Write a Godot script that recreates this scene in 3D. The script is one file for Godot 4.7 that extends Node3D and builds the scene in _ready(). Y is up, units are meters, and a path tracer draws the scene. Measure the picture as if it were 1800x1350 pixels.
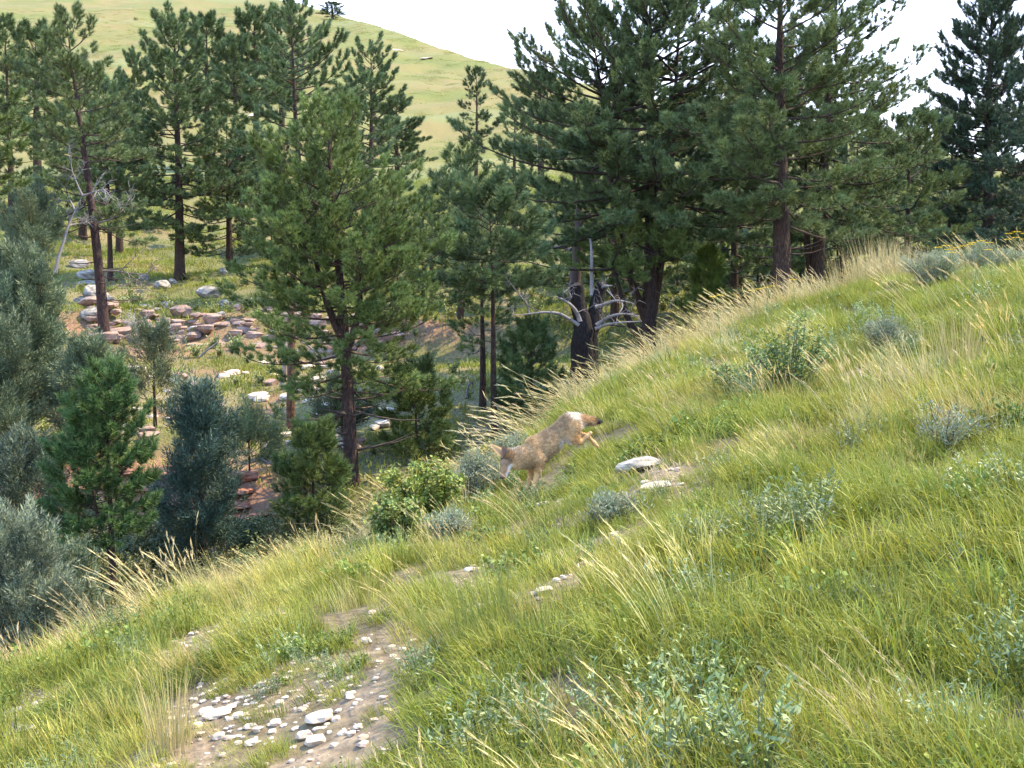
extends Node3D
# Hillside with a young coyote pouncing, pines and a gully behind. Units are metres, -z looks up the valley.

const EYE := Vector3(0, 1.7, 0)
const FOCAL := 2345.0
const PITCH := 4.27
var rng := RandomNumberGenerator.new()
var rough_noise := FastNoiseLite.new()
var fine_noise := FastNoiseLite.new()
var patch_noise := FastNoiseLite.new()
var used := {}
var mats := {}
var shapes := {}
var crest_x := PackedFloat32Array([-40, -13.6, -5.65, -3.5, -2.6, -1.35, -0.22, 0.9, 2.4, 4.5, 8, 13.6, 40])
var crest_d := PackedFloat32Array([-1, 4.5, 9.3, 10.2, 10.7, 11.3, 13.4, 18, 21, 22.6, 26, 29, 45])
var prof_d := PackedFloat32Array([-400, 8, 14, 18, 21.3, 22.3, 26, 30, 34, 37, 38.2, 44, 50, 60, 75, 100, 130, 200, 300, 500, 900])
var prof_h := PackedFloat32Array([-30, -8, -5.2, -4.4, -4.05, -3.3, -2.85, -2.4, -1.95, -1.85, -0.95, -0.4, 0.3, 1.6, 3.6, 8, 14.4, 33, 60, 110, 190])


func lookup(xs: PackedFloat32Array, ys: PackedFloat32Array, x: float) -> float:
	var n := xs.size()
	if x <= xs[0]:
		return ys[0]
	for i in range(1, n):
		if x < xs[i]:
			return lerpf(ys[i - 1], ys[i], (x - xs[i - 1]) / (xs[i] - xs[i - 1]))
	return ys[n - 1]


func height(x: float, d: float) -> float:
	var near := 3.12 * tanh(x / 12.0)
	var crest := lookup(crest_x, crest_d, x)
	if d < 60.0:
		near += rough_noise.get_noise_2d(x, d) * 0.16 + fine_noise.get_noise_2d(x, d) * 0.05
		near -= 0.21 * exp(-(pow(x - 0.15, 2.0) + pow(d - 11.3, 2.0)) / 1.3)   # the dip where the coyote lands
	near += 0.2 * exp(-pow((x - 5.0) / 2.6, 2.0)) * smoothstep(9.0, 16.0, d)
	var e := (d - crest) / 0.9
	var soft := e if e > 12.0 else log(1.0 + exp(e))
	near -= lerpf(0.55, 0.3, smoothstep(1.0, 5.0, x)) * 0.9 * soft
	var far := 1.7 + lookup(prof_d, prof_h, d + 1.4 * sin(x * 0.21 + 0.6) * clampf((d - 14.0) * 0.1, 0.0, 1.0))
	far += rough_noise.get_noise_2d(x * 0.5 + 90.0, d * 0.5) * clampf(d * 0.012, 0.15, 0.7)
	if d > 90.0:
		var ridge := 33.2 - 0.75 * x if x < 0.0 else maxf(33.2 - 0.5 * x, 7.0 + 2.0 * sin(x * 0.05))
		var k := 3.0
		var hh := clampf(0.5 + 0.5 * (ridge - far) / k, 0.0, 1.0)
		far = lerpf(ridge, far, hh) - k * hh * (1.0 - hh)
		far -= maxf(d - 420.0, 0.0) * 0.25
		return far
	var kk := 0.5
	var h2 := clampf(0.5 + 0.5 * (near - far) / kk, 0.0, 1.0)
	return lerpf(far, near, h2) + kk * h2 * (1.0 - h2)


func ray(px: float, py: float) -> Vector3:
	return Vector3((px - 900.0) / FOCAL, -(py - 675.0) / FOCAL, -1).rotated(Vector3.RIGHT, -deg_to_rad(PITCH))


func at(px: float, py: float, d: float) -> Vector3:
	var r := ray(px, py)
	return EYE + r * (d / -r.z)


func ground(px: float, d: float) -> Vector3:
	# the point of the ground under the line of sight px at the distance d
	var p := at(px, 600, d)
	return Vector3(p.x, height(p.x, d), -d)


func on_ground(px: float, py: float, from := 2.5) -> Vector3:
	var r := ray(px, py)
	r /= -r.z
	var d := from
	while d < 600.0:
		var p := EYE + r * d
		if p.y < height(p.x, d):
			break
		d *= 1.006
	var q := EYE + r * d
	return Vector3(q.x, height(q.x, d), -d)


func crest_ground(px: float, back: float) -> Vector3:
	# on the near slope under the line of sight px, this far before its crest
	var d := 4.0
	while d < 30.0 and d < lookup(crest_x, crest_d, (px - 900.0) / FOCAL * d) - back:
		d += 0.05
	return ground(px, d)


func slope_basis(p: Vector3, turn: float) -> Basis:
	var e := 0.25
	var n := Vector3(height(p.x - e, -p.z) - height(p.x + e, -p.z), 2.0 * e, height(p.x, -p.z + e) - height(p.x, -p.z - e)).normalized()
	var t := Vector3(cos(turn), 0, sin(turn))
	var s := n.cross(t).normalized()
	return Basis(s.cross(n).normalized(), n, s)


func tone(r: float, g: float, b: float) -> Color:
	return Color(r, g, b).linear_to_srgb()


# ---------------------------------------------------------------- naming
func numbered(called: String) -> String:
	var n: int = used.get(called, 0)
	used[called] = n + 1
	return called if n == 0 else "%s_%03d" % [called, n]


func tag(o: Node, label := "", category := "", group := "", kind := "") -> void:
	if label:
		o.set_meta("label", label)
	if category:
		o.set_meta("category", category)
	if group:
		o.set_meta("group", group)
	if kind:
		o.set_meta("kind", kind)


func thing(called: String, where: Vector3, label: String, category: String, group := "") -> Node3D:
	var o := Node3D.new()
	o.name = numbered(called)
	add_child(o)
	o.position = where
	tag(o, label, category, group)
	return o


func part(called: String, m: Mesh, mat: Material, parent: Node) -> MeshInstance3D:
	var o := MeshInstance3D.new()
	o.name = called if parent != self else numbered(called)
	o.mesh = m
	o.material_override = mat
	parent.add_child(o, true)
	return o


func scatter(called: String, m: Mesh, mat: Material, data: PackedFloat32Array, parent: Node) -> MultiMeshInstance3D:
	var mm := MultiMesh.new()
	mm.transform_format = MultiMesh.TRANSFORM_3D
	mm.use_colors = true
	mm.mesh = m
	mm.instance_count = data.size() / 16
	mm.buffer = data
	var o := MultiMeshInstance3D.new()
	o.name = called if parent != self else numbered(called)
	o.multimesh = mm
	o.material_override = mat
	parent.add_child(o, true)
	o.set_meta("kind", "stuff")
	return o


func put(data: PackedFloat32Array, b: Basis, p: Vector3, c: Color) -> void:
	data.append_array(PackedFloat32Array([b.x.x, b.y.x, b.z.x, p.x, b.x.y, b.y.y, b.z.y, p.y, b.x.z, b.y.z, b.z.z, p.z, c.r, c.g, c.b, 1.0]))


func along(dir: Vector3, roll: float, s: float) -> Basis:
	# a basis whose y points along dir
	var y := dir.normalized()
	var t := Vector3.RIGHT if absf(y.x) < 0.8 else Vector3.FORWARD
	var x := t.cross(y).normalized().rotated(y, roll)
	return Basis(x * s, y * s, x.cross(y) * s)


# ---------------------------------------------------------------- mesh builder
class Builder:
	var v := PackedVector3Array()
	var n := PackedVector3Array()
	var c := PackedColorArray()
	var i := PackedInt32Array()

	func tri(a: Vector3, b: Vector3, d: Vector3, ca: Color, cb: Color, cd: Color) -> void:
		var k := v.size()
		var nn := (d - a).cross(b - a).normalized()
		if nn.y < 0.0:
			nn = -nn
			v.append_array(PackedVector3Array([a, d, b]))
		else:
			v.append_array(PackedVector3Array([a, b, d]))
		n.append_array(PackedVector3Array([nn, nn, nn]))
		c.append_array(PackedColorArray([ca, cb, cd]))
		i.append_array(PackedInt32Array([k, k + 1, k + 2]))

	func strip(pts: PackedVector3Array, across: Vector3, w: float, c0: Color, c1: Color, end := 0.0) -> void:
		# a tapering leaf blade along pts
		var m := pts.size() - 1
		var k := v.size()
		var side := across if across.cross(pts[m] - pts[0]).y > 0.0 else -across
		for j in m + 1:
			var t := float(j) / m
			var ww := side * (w * lerpf(1.0, end, t * t) * (0.7 + 0.3 * minf(1.0, t * 4.0)))
			var dir := (pts[mini(j + 1, m)] - pts[maxi(j - 1, 0)]).normalized()
			var nn := side.cross(dir).normalized()
			v.append_array(PackedVector3Array([pts[j] - ww, pts[j] + ww]))
			n.append_array(PackedVector3Array([nn, nn]))
			var cc := c0.lerp(c1, t)
			c.append_array(PackedColorArray([cc, cc]))
			if j < m:
				var q := k + j * 2
				i.append_array(PackedInt32Array([q, q + 2, q + 1, q + 1, q + 2, q + 3]))

	func tube(pts: PackedVector3Array, radii: PackedFloat32Array, sides: int, col: Color, lump := 0.0) -> void:
		var k := v.size()
		var m := pts.size()
		var x := Vector3.ZERO
		for j in m:
			var dir := (pts[mini(j + 1, m - 1)] - pts[maxi(j - 1, 0)]).normalized()
			if j == 0:
				x = dir.cross(Vector3.FORWARD if absf(dir.z) < 0.7 else Vector3.RIGHT).normalized()
			x = (x - dir * x.dot(dir)).normalized()
			var y := dir.cross(x)
			for s in sides:
				var a := TAU * s / sides
				var o := x * cos(a) + y * sin(a)
				var r := radii[j]
				if lump > 0.0:
					r *= 1.0 + lump * (sin(a * 3.0 + j * 1.7) * 0.5 + sin(a * 5.0 - j * 2.3) * 0.5)
				v.append(pts[j] + o * r)
				n.append(o)
				c.append(col)
		for j in m - 1:
			for s in sides:
				var a := k + j * sides + s
				var b := k + j * sides + (s + 1) % sides
				i.append_array(PackedInt32Array([a, a + sides, b, b, a + sides, b + sides]))
		# closing tip
		var tip := v.size()
		v.append(pts[m - 1])
		n.append((pts[m - 1] - pts[m - 2]).normalized())
		c.append(col)
		for s in sides:
			i.append_array(PackedInt32Array([k + (m - 1) * sides + s, tip, k + (m - 1) * sides + (s + 1) % sides]))

	func mesh() -> ArrayMesh:
		var a := []
		a.resize(Mesh.ARRAY_MAX)
		a[Mesh.ARRAY_VERTEX] = v
		a[Mesh.ARRAY_NORMAL] = n
		a[Mesh.ARRAY_COLOR] = c
		a[Mesh.ARRAY_INDEX] = i
		var m := ArrayMesh.new()
		m.add_surface_from_arrays(Mesh.PRIMITIVE_TRIANGLES, a)
		return m


func noise_texture(freq: float, c0: Color, c1: Color, sd: int, octaves := 5, size := 512) -> NoiseTexture2D:
	var t := NoiseTexture2D.new()
	var n := FastNoiseLite.new()
	n.seed = sd
	n.frequency = freq
	n.fractal_octaves = octaves
	t.noise = n
	t.width = size
	t.height = size
	t.seamless = true
	var g := Gradient.new()
	g.set_color(0, c0)
	g.set_color(1, c1)
	t.color_ramp = g
	return t


func plain_mat(rough: float, back := 0.0) -> StandardMaterial3D:
	var m := StandardMaterial3D.new()
	m.vertex_color_use_as_albedo = true
	m.roughness = rough
	m.metallic_specular = 0.3
	m.cull_mode = BaseMaterial3D.CULL_DISABLED
	if back > 0.0:
		m.backlight_enabled = true
		m.backlight = Color(back, back, back * 0.7)
	return m


func make_materials() -> void:
	mats.blade = plain_mat(0.55, 0.8)
	mats.straw = plain_mat(0.7, 0.6)
	mats.leaf = plain_mat(0.5, 0.6)
	mats.needle = plain_mat(0.5, 0.35)
	mats.wood = plain_mat(0.9)
	var grain: StandardMaterial3D = mats.wood
	grain.albedo_texture = noise_texture(0.025, Color(0.5, 0.48, 0.46), Color(1, 1, 1), 14)
	grain.uv1_triplanar = true
	grain.uv1_scale = Vector3(5, 1.6, 5)
	var bark := plain_mat(0.95)
	bark.cull_mode = BaseMaterial3D.CULL_BACK
	bark.albedo_texture = noise_texture(0.02, Color(0.45, 0.42, 0.42), Color(1, 0.97, 0.92), 5)
	bark.uv1_triplanar = true
	bark.uv1_scale = Vector3(2.6, 0.7, 2.6)
	bark.heightmap_enabled = true
	bark.heightmap_texture = bark.albedo_texture
	bark.heightmap_scale = 4.0
	mats.bark = bark
	var rock := plain_mat(0.95)
	rock.cull_mode = BaseMaterial3D.CULL_BACK
	rock.albedo_texture = noise_texture(0.012, Color(0.68, 0.66, 0.65), Color(1, 1, 1), 9)
	rock.uv1_triplanar = true
	rock.uv1_world_triplanar = true
	rock.uv1_scale = Vector3(1.3, 1.8, 1.3)
	rock.heightmap_enabled = true
	rock.heightmap_texture = rock.albedo_texture
	rock.heightmap_scale = 3.0
	mats.rock = rock
	var soil := plain_mat(1.0)
	soil.cull_mode = BaseMaterial3D.CULL_BACK
	soil.albedo_texture = noise_texture(0.03, Color(0.55, 0.53, 0.52), Color(1, 1, 1), 3, 7, 1024)
	soil.uv1_triplanar = true
	soil.uv1_world_triplanar = true
	soil.uv1_scale = Vector3(0.31, 0.31, 0.31)
	soil.heightmap_enabled = true
	soil.heightmap_texture = soil.albedo_texture
	soil.heightmap_scale = 6.0
	mats.soil = soil
	mats.fur = plain_mat(0.75)
	var dark := StandardMaterial3D.new()
	dark.albedo_color = Color(0.07, 0.06, 0.06)
	dark.roughness = 0.25
	mats.dark = dark


func _ready() -> void:
	var camera := Camera3D.new()
	camera.name = "camera"
	camera.position = EYE
	camera.rotation_degrees.x = -PITCH
	camera.fov = 2.0 * rad_to_deg(atan(675.0 / FOCAL))
	camera.near = 0.1
	camera.far = 3000.0
	add_child(camera)
	camera.current = true
	var env := Environment.new()
	env.background_mode = Environment.BG_SKY
	var sky := Sky.new()
	var sm := ProceduralSkyMaterial.new()
	sm.sky_top_color = Color(0.5, 0.64, 0.86)
	sm.sky_horizon_color = Color(0.97, 0.98, 1.0)
	sm.sky_energy_multiplier = 1.3
	sm.sky_curve = 0.16
	sm.ground_horizon_color = Color(0.55, 0.55, 0.45)
	sm.ground_bottom_color = Color(0.25, 0.24, 0.18)
	sky.sky_material = sm
	env.sky = sky
	env.tonemap_mode = Environment.TONE_MAPPER_LINEAR
	env.tonemap_exposure = 3.1
	env.sdfgi_enabled = true
	env.ssao_enabled = true
	env.ssil_enabled = true
	var we := WorldEnvironment.new()
	we.name = "world"
	we.environment = env
	add_child(we)
	var sun := DirectionalLight3D.new()
	sun.name = "sun"
	sun.light_energy = 1.6
	sun.light_color = Color(1.0, 0.92, 0.77)
	sun.light_angular_distance = 0.5
	sun.shadow_enabled = true
	add_child(sun)
	var az := deg_to_rad(76.0)
	var el := deg_to_rad(54.0)
	var to_sun := Vector3(sin(az) * cos(el), sin(el), -cos(az) * cos(el))
	sun.look_at_from_position(Vector3.ZERO, -to_sun)

	rng.seed = 20
	rough_noise.seed = 4
	rough_noise.frequency = 0.22
	rough_noise.fractal_octaves = 3
	fine_noise.seed = 8
	fine_noise.frequency = 0.9
	patch_noise.seed = 12
	patch_noise.frequency = 0.35
	patch_noise.fractal_octaves = 3
	make_materials()
	mark_bare_spots()
	build_ground()
	build_trees()
	build_rocks()
	build_dead_wood()
	build_shrubs()
	build_coyote()
	build_flowers()
	build_grass()


# ---------------------------------------------------------------- the ground
var bare_spots: Array = []   # [centre x, centre d, radius, strength]


func mark_bare(px: float, py: float, r: float, s: float) -> void:
	var p := on_ground(px, py)
	bare_spots.append([p.x, -p.z, r, s])


var low_spots: Array = []


func mark_low(px: float, py: float, r: float, s: float) -> void:
	var p := on_ground(px, py)
	low_spots.append([p.x, -p.z, r, s])


func lowness(x: float, d: float) -> float:
	var b := 0.0
	for s in low_spots:
		var q: float = (pow(x - s[0], 2.0) + pow((d - s[1]) * 0.6, 2.0)) / (s[2] * s[2])
		if q < 4.0:
			b = maxf(b, s[3] * exp(-q))
	return b


var clearings: Array = []   # [x, d, radius]: stones that the bank's grass does not cover


func bareness(x: float, d: float) -> float:
	var b := 0.0
	for s in bare_spots:
		var dx: float = x - s[0]
		var dd: float = (d - s[1]) * 0.8
		var q: float = (dx * dx + dd * dd) / (s[2] * s[2])
		if q < 4.0:
			b = maxf(b, s[3] * exp(-q))
	if b > 0.05:
		b *= clampf(0.85 + 2.2 * patch_noise.get_noise_2d(x * 5.0 + 3.0, d * 5.0), 0.0, 1.15)
	return b


func soil_colour(x: float, d: float) -> Color:
	var n := patch_noise.get_noise_2d(x * 0.6, d * 0.6)
	var m := patch_noise.get_noise_2d(x * 0.12 + 40.0, d * 0.12)
	var near := Color(0.155, 0.12, 0.072).lerp(Color(0.2, 0.17, 0.09), clampf(n + 0.5, 0, 1))
	if d < 16.0:
		near = near.lerp(Color(0.32, 0.245, 0.16), clampf(bareness(x, d) * 1.2, 0, 1))
	var crest := lookup(crest_x, crest_d, x)
	var c := near
	var bank := Color(0.15, 0.16, 0.055).lerp(Color(0.27, 0.22, 0.12), clampf(0.45 + n * 1.4, 0, 1))
	# red earth shows in the cut bank of the gully and along the ledge
	var red := exp(-pow((d - 22.0 - 1.4 * sin(x * 0.21 + 0.6) * -1.0) / 1.6, 2.0)) * smoothstep(-2.5, -5.0, x)
	red = maxf(red, 0.9 * exp(-pow((d - 37.6) / 1.8, 2.0)) * smoothstep(1.0, -4.0, x) * clampf(0.7 + n * 2.0, 0, 1))
	red = maxf(red, 0.6 * smoothstep(25.5, 28.0, d) * smoothstep(36.0, 34.0, d) * smoothstep(1.0, -4.0, x) * smoothstep(0.05, -0.25, n))
	bank = bank.lerp(Color(0.33, 0.17, 0.115), red)
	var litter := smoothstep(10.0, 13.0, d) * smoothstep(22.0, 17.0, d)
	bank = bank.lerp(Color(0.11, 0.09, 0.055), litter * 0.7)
	c = c.lerp(bank, smoothstep(crest + 0.5, crest + 2.5, d))
	if d > 60.0:
		var mm := clampf(0.5 + m * 1.2 + n * 0.5, 0, 1)
		var hill := Color(0.17, 0.195, 0.05).lerp(Color(0.25, 0.21, 0.08), mm)
		var band := patch_noise.get_noise_2d(x * 0.02 + d * 0.035, d * 0.11 + 7.0)
		hill = hill.lerp(Color(0.22, 0.24, 0.1), clampf(band * 1.6, 0, 0.8))
		c = c.lerp(hill, smoothstep(60.0, 95.0, d))
	return c


func mark_bare_spots() -> void:
	mark_bare(500, 1245, 0.68, 0.74)
	mark_bare(600, 1190, 0.3, 0.5)
	mark_bare(420, 1270, 0.55, 0.8)
	mark_bare(560, 1300, 0.5, 0.78)
	mark_bare(370, 1130, 0.55, 0.9)
	mark_bare(370, 1050, 0.5, 0.85)
	mark_bare(940, 1010, 0.65, 0.9)
	mark_bare(870, 1015, 0.5, 0.9)
	mark_bare(960, 900, 0.35, 0.5)
	mark_bare(1140, 845, 0.55, 0.7)
	mark_bare(10, 1280, 0.5, 0.8)
	# the grass is short where the coyote leaps and round the shrubs
	mark_low(745, 880, 0.5, 0.85)
	mark_low(835, 815, 0.5, 0.6)
	mark_low(960, 850, 0.7, 0.5)
	mark_low(900, 880, 0.5, 0.45)
	mark_low(1010, 870, 0.5, 0.45)
	mark_low(1130, 870, 0.55, 0.95)
	mark_low(740, 930, 0.7, 0.7)
	mark_low(690, 950, 0.5, 0.6)
	mark_low(840, 850, 0.5, 0.6)
	mark_low(1650, 830, 0.5, 0.4)
	mark_low(1560, 650, 0.7, 0.5)
	mark_low(1650, 500, 1.0, 0.6)
	mark_low(1080, 940, 0.5, 0.5)
	mark_low(480, 1335, 0.6, 0.9)
	mark_low(580, 1340, 0.6, 0.8)
	mark_low(400, 1335, 0.5, 0.8)
	mark_low(500, 1250, 0.9, 0.8)
	mark_low(930, 1050, 0.5, 0.6)
	mark_low(730, 970, 0.7, 0.6)
	mark_low(500, 1160, 1.0, 0.45)
	mark_low(700, 1180, 0.8, 0.4)


func build_ground() -> void:
	var b := Builder.new()
	var angles := PackedFloat32Array()
	for k in 361:
		angles.append(deg_to_rad(-54.0 + 108.0 * k / 360.0))
	for k in 50:
		angles.append(deg_to_rad(54.0 + 252.0 * (k + 1) / 51.0))
	var radii := PackedFloat32Array()
	var r := 0.6
	while r < 900.0:
		radii.append(r)
		r = r * 1.018 + 0.02
	var na := angles.size()
	# rings about a point just behind the camera
	for j in radii.size():
		for k in na:
			var x := radii[j] * sin(angles[k])
			var d := radii[j] * cos(angles[k]) - 1.5
			b.v.append(Vector3(x, height(x, d), -d))
			b.c.append(soil_colour(x, d) if cos(angles[k]) > 0.5 else Color(0.2, 0.2, 0.09))
	b.n.resize(b.v.size())
	for j in radii.size():
		for k in na:
			var a := b.v[j * na + (k + 1) % na] - b.v[j * na + (k + na - 1) % na]
			var q := b.v[mini(j + 1, radii.size() - 1) * na + k] - b.v[maxi(j - 1, 0) * na + k]
			var nn := a.cross(q).normalized()
			b.n[j * na + k] = nn if nn.y > 0 else -nn
			if j + 1 < radii.size():
				var i0 := j * na + k
				var i1 := j * na + (k + 1) % na
				b.i.append_array(PackedInt32Array([i0, i0 + na, i1, i1, i0 + na, i1 + na]))
	var hub := b.v.size()
	b.v.append(Vector3(0, height(0, -1.5), 1.5))
	b.n.append(Vector3.UP)
	b.c.append(Color(0.2, 0.16, 0.1))
	for k in na:
		b.i.append_array(PackedInt32Array([hub, k, (k + 1) % na]))
	var o := part("ground", b.mesh(), mats.soil, self)
	tag(o, "grassy hillside, gully and open hill beyond", "ground", "", "structure")


# ---------------------------------------------------------------- grass shapes
func tuft(sd: int, blades: int, tall: float, spread: float, width: float, lean: float, c0: Color, c1: Color, droop := 0.5, many := 1, field := 0.0) -> ArrayMesh:
	var g := RandomNumberGenerator.new()
	g.seed = sd
	var b := Builder.new()
	var centre := Vector3.ZERO
	var size := 1.0
	var shade := Color.WHITE
	for k in blades * many:
		if many > 1 and k % blades == 0:
			var ca := g.randf() * TAU
			centre = Vector3(cos(ca), 0, sin(ca)) * field * sqrt(g.randf())
			size = g.randf_range(0.6, 1.2)
			var v := g.randf_range(0.75, 1.25)
			shade = Color(v * g.randf_range(0.9, 1.1), v, v * g.randf_range(0.85, 1.1))
		var a := g.randf() * TAU
		var rr := spread * sqrt(g.randf())
		var base := centre + Vector3(cos(a) * rr, -0.02, sin(a) * rr)
		var out := Vector3(cos(a), 0, sin(a)) * g.randf_range(0.1, 0.55) + Vector3(-lean, 0, lean * 0.25)
		var h := tall * size * g.randf_range(0.45, 1.0)
		var bend := droop * g.randf_range(0.3, 1.3)
		var pts := PackedVector3Array()
		for j in 4:
			var t := j / 3.0
			pts.append(base + Vector3(0, h * (t - bend * 0.42 * t * t * t), 0) + out * (h * (0.35 * t + bend * 0.8 * t * t)))
		var face := g.randf() * TAU
		var mix := g.randf()
		b.strip(pts, Vector3(cos(face), 0, sin(face)), width * g.randf_range(0.6, 1.2), c0.lerp(c1, mix * 0.6) * shade, c0.lerp(c1, clampf(mix * 0.7 + 0.3, 0, 1)) * shade)
	return b.mesh()


func stalks(sd: int, count: int, tall: float, spread: float, lean: float, c0: Color, c1: Color, many := 1, field := 0.0) -> ArrayMesh:
	# upright flowering stems that end in a thin seed head
	var g := RandomNumberGenerator.new()
	g.seed = sd
	var b := Builder.new()
	var centre := Vector3.ZERO
	for k in count * many:
		if many > 1 and k % count == 0:
			var ca := g.randf() * TAU
			centre = Vector3(cos(ca), 0, sin(ca)) * field * sqrt(g.randf())
		var a := g.randf() * TAU
		var base := centre + Vector3(cos(a), 0, sin(a)) * spread * g.randf()
		var h := tall * g.randf_range(0.6, 1.0)
		var out := Vector3(cos(a), 0, sin(a)) * 0.25 * g.randf() + Vector3(-lean * g.randf_range(0.5, 1.4), 0, 0)
		var pts := PackedVector3Array()
		for j in 6:
			var t := j / 5.0
			pts.append(base + Vector3(0, h * (t - 0.12 * t * t * t), 0) + out * h * (0.5 * t + 0.6 * t * t))
		var face := g.randf() * TAU
		b.strip(pts, Vector3(cos(face), 0, sin(face)), 0.0013, c0, c1, 0.8)
		var dir := (pts[5] - pts[4]).normalized()
		for s in 9:
			var p := pts[5].lerp(pts[4], s * 0.09) - dir * 0.0
			var o := Vector3(g.randf_range(-1, 1), g.randf_range(-0.2, 0.6), g.randf_range(-1, 1)).normalized()
			var tip := p + dir * 0.035 + o * 0.012
			var sd2 := dir.cross(o).normalized() * 0.002
			b.tri(p - sd2, p + sd2, tip, c1, c1, c1)
	return b.mesh()


func forb(sd: int, stems: int, tall: float, leaf: float, wide: float, c0: Color, c1: Color, many := 1, field := 0.0) -> ArrayMesh:
	# a small leafy plant: stems set with narrow leaves
	var g := RandomNumberGenerator.new()
	g.seed = sd
	var b := Builder.new()
	var centre := Vector3.ZERO
	for k in stems * many:
		if many > 1 and k % stems == 0:
			var ca := g.randf() * TAU
			centre = Vector3(cos(ca), 0, sin(ca)) * field * sqrt(g.randf())
		var a := g.randf() * TAU
		var out := Vector3(cos(a), 0, sin(a)) * g.randf_range(0.15, 0.7)
		var h := tall * g.randf_range(0.6, 1.0)
		var pts := PackedVector3Array()
		for j in 4:
			var t := j / 3.0
			pts.append(centre + Vector3(0, h * t, 0) + out * h * (0.3 * t + 0.5 * t * t) + Vector3(cos(a), 0, sin(a)) * 0.03)
		b.strip(pts, Vector3(-sin(a), 0, cos(a)), 0.0022, c0 * 0.9, c0, 0.5)
		var leaves := int(h / 0.011)
		for s in leaves:
			var t := 0.15 + 0.85 * s / leaves
			var p := pts[0].lerp(pts[1], t * 3.0) if t < 0.333 else pts[1].lerp(pts[2], t * 3.0 - 1.0) if t < 0.667 else pts[2].lerp(pts[3], t * 3.0 - 2.0)
			var la := g.randf() * TAU
			var dir := Vector3(cos(la), g.randf_range(0.2, 1.1), sin(la)).normalized()
			var ll := leaf * g.randf_range(0.6, 1.2) * (1.1 - 0.4 * t)
			var side := dir.cross(Vector3(g.randf_range(-1, 1), 1, g.randf_range(-1, 1))).normalized() * ll * wide
			var cc := c0.lerp(c1, g.randf())
			b.tri(p, p + dir * ll * 0.5 + side, p + dir * ll, cc, cc, cc)
			b.tri(p, p + dir * ll, p + dir * ll * 0.5 - side, cc, cc, cc)
	return b.mesh()


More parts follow.
